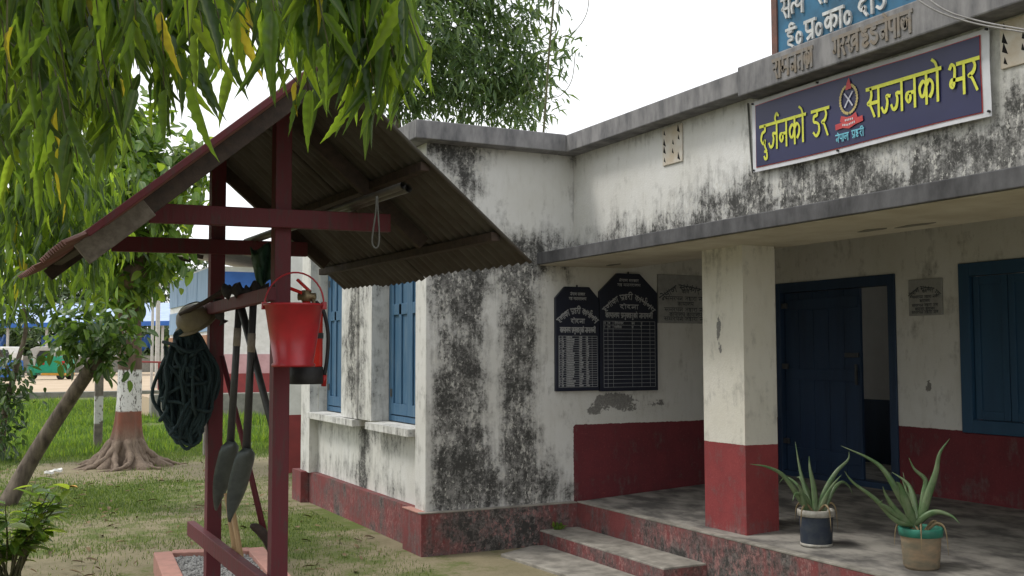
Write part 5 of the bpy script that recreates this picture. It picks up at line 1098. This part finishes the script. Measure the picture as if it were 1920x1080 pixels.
prism([(76, hh(704)), (122, hh(704)), (122, hh(699.5)), (78, hh(699.5))], -.02, 1.28).build('stripe', M_orangepaint, RK)
prism([(60, hh(666)), (54, hh(655)), (66, hh(650)), (100, hh(649)), (106, hh(654)), (104, hh(668.3)), (94, hh(668.3)), (94, hh(658)), (72, hh(658)), (66, hh(668)), (64, hh(690)), (60, hh(690))], .02, 1.26).build('canopy', M_canopy, RK, bevel=.04)
prism([(66, hh(668)), (94, hh(668)), (94, hh(658)), (72, hh(658))], .1, 1.2).build('dark_interior', M_glassdark, RK)
prism([(46, hh(704)), (62, hh(704)), (62, hh(680)), (52, hh(672)), (45, hh(690))], .3, 1.0).build('front_cowl', M_greenpaint, RK, bevel=.05)
for px, d in ((113, .05), (113, 1.2), (52, .65)): mb = MB(); wheel(mb, rp(px, .22, d), .23, .14, tuple(D2)); mb.build('wheel', M_tyre, RK, smooth=True)
for px in (80, 118): prism([(px-2.5, hh(684)), (px+2.5, hh(684)), (px+2.5, hh(677)), (px-2.5, hh(677))], -.02, .02).build('tail_light', M_taillight, RK)
vk = np.array(on(2, 715, 2, .2)); VK = empty('parked_van', tuple(vk), 'small white van with a blue lower body parked beside the rickshaw', 'van'); Kv = float((vk-EYE) @ FW)/F
def vp(px, py, d): return vk+A_*((px-2)*Kv)+U2*((715-py)*Kv)+D2*d
def vpr(pts, d0, d1): return MB().poly([vp(px, py, d0) for px, py in pts], D2*(d1-d0))
vpr([(-34, 708), (17, 708), (18, 690), (17, 676), (-34, 676)], 0, 1.6).build('body', M_bluetarp, VK, bevel=.06); vpr([(-34, 675.8), (17, 675.8), (18, 662), (15, 650), (-30, 650)], .05, 1.55).build('cab', M_whitepaint, VK, bevel=.06)
vpr([(-4, 673), (14, 673), (14.5, 662), (12, 656), (-4, 656)], .02, .06).build('window', M_glassdark, VK); vpr([(-28, 673), (-8, 673), (-8, 656), (-26, 656)], .02, .06).build('window', M_glassdark, VK)
for px in (-24, 8): mb = MB(); wheel(mb, vp(px, 708, .1), .24, .15, tuple(D2)); mb.build('wheel', M_tyre, VK, smooth=True)
# --- trees beyond the shed
far = [(-60, 560, 120, 90, 96), (60, 570, 90, 70, 100), (170, 560, 90, 80, 104), (270, 545, 80, 80, 98), (360, 540, 90, 80, 108), (-160, 540, 110, 100, 100), (450, 560, 80, 60, 112), (110, 640, 100, 60, 92), (270, 640, 90, 50, 92), (0, 640, 80, 50, 92)]
flab = ['broad dark far tree above the left end of the blue roofed shed', 'low rounded far tree behind the parked van and shed', 'far tree behind the shed in line with the leaning trunk', 'far tree rising behind the tall pale pole', 'far tree beside the sloping roof of the blue and white building', 'far broad tree standing left of the shed roof', 'low far tree behind the blue and white building', 'bushy dark tree seen under the shed roof behind the rickshaw', 'bushy dark tree seen under the shed roof behind the poles', 'bushy dark tree seen under the shed roof behind the van']
for (px, py, rx, ry, Z), lb in zip(far, flab):
    c = np.array(at(px, py, Z)); g0 = (c[0], c[1], 0); k = Z/F
    cls = [(c+np.array((random.uniform(-.5, .5)*rx*k, random.uniform(-1, 1), random.uniform(-.5, .5)*ry*k)), (rx*k*.6, 2.0, ry*k*.6)) for _ in range(5)]
    tree('far_tree', lb, g0, [(c[0], c[1], -.1), (c[0]+.1, c[1], c[2]*.5), tuple(c)], [.3, .25, .15], [], cls, 1500, T_blob, (.45, .9), .6, L_far, .3, group='trees beyond the shed')
n = 420; P = np.stack([-.2+4.2*rng.random(n), 6+11*rng.random(n), np.full(n, .022)], 1); P[:, 0] *= P[:, 1]/11; P = P[(P[:, 0] < 3.05) & ~((P[:, 0] > .9) & (P[:, 0] < 2.1) & (P[:, 1] < 8.6))]; n = len(P); Dv = rdir(n)*np.array((1, 1, .15)); L = .04+.08*rng.random(n)
M_litter = simple('dry_litter', (.22, .15, .075), (.10, .07, .04), .9, 3, 2, .1)
tag(link('leaf_litter', leaf_cloud('leaf_litter', T_oval, P, Dv, rdir(n)*.3+np.array((0, 0, 1)), L, L*.33), M_litter), 'scattered dry brown leaf litter on the yard soil', 'litter', kind='stuff')
# fallen leaf, litter and the overhead cables
tl_ = np.array(on(146, 914, 2, .03)); T1 = T_oval[0][0].copy(); T1[:, 0] *= .09; T1[:, 1] *= .22; T1[:, 2] *= .15
fl_ = link('fallen_leaf', np_mesh('fallen_leaf', T1, T_oval[0][1]), M_yellowleaf); fl_.location = tl_; fl_.rotation_euler = (.1, .1, 1.0); tag(fl_, 'single dry orange leaf lying on the grass near the painted tree', 'leaf')
for px, py, lb in ((92, 892, 'pale paper scrap on the grass nearest the leaning trunk'), (108, 888, 'pale crumpled paper scrap between the leaning trunk and the painted tree')):
    c = np.array(on(px, py, 2, .0)); q_ = MB().poly([c+np.array((.06*math.cos(a)*(1+.3*math.sin(3*a)), .05*math.sin(a), .03+.012*math.sin(2*a))) for a in np.linspace(0, 6.28, 9)[:-1]], (0, .01, .03)); tag(q_.build('paper_scrap', M_whitepaint), lb, 'litter')
for k, (p_, lb) in enumerate((([at(1660, -50, 5.2), at(1740, 12, 5.0), at(1820, 42, 4.85), at(1930, 62, 4.6)], 'lower pale cable drooping across the roof edge above the banner'), ([at(1690, -50, 5.2), at(1760, 12, 5.0), at(1830, 38, 4.86), at(1935, 58, 4.6)], 'upper pale cable drooping beside the lower one above the banner'))):
    tag(MB().tube(catmull(p_, 6), .0045, 6).build('overhead_cable', M_wire, smooth=True), lb, 'cable')
wd_ = np.array((4.42, 7.86, .0)); wpo = empty('small_weed', (4.40, 7.84, .135), 'tiny green weed growing in the corner of the step', 'weed')
n = 22; P = np.array((4.38, 7.82, .14))+rng.normal(0, .03, (n, 3))*np.array((1, .6, .4)); L = .03+.04*rng.random(n); link('leaf_tuft', leaf_cloud('leaf_tuft', T_oval, P, rdir(n)*.7+np.array((0, 0, .8)), rdir(n)+np.array((0, 0, 1)), L, L*.5), L_bright, wpo)
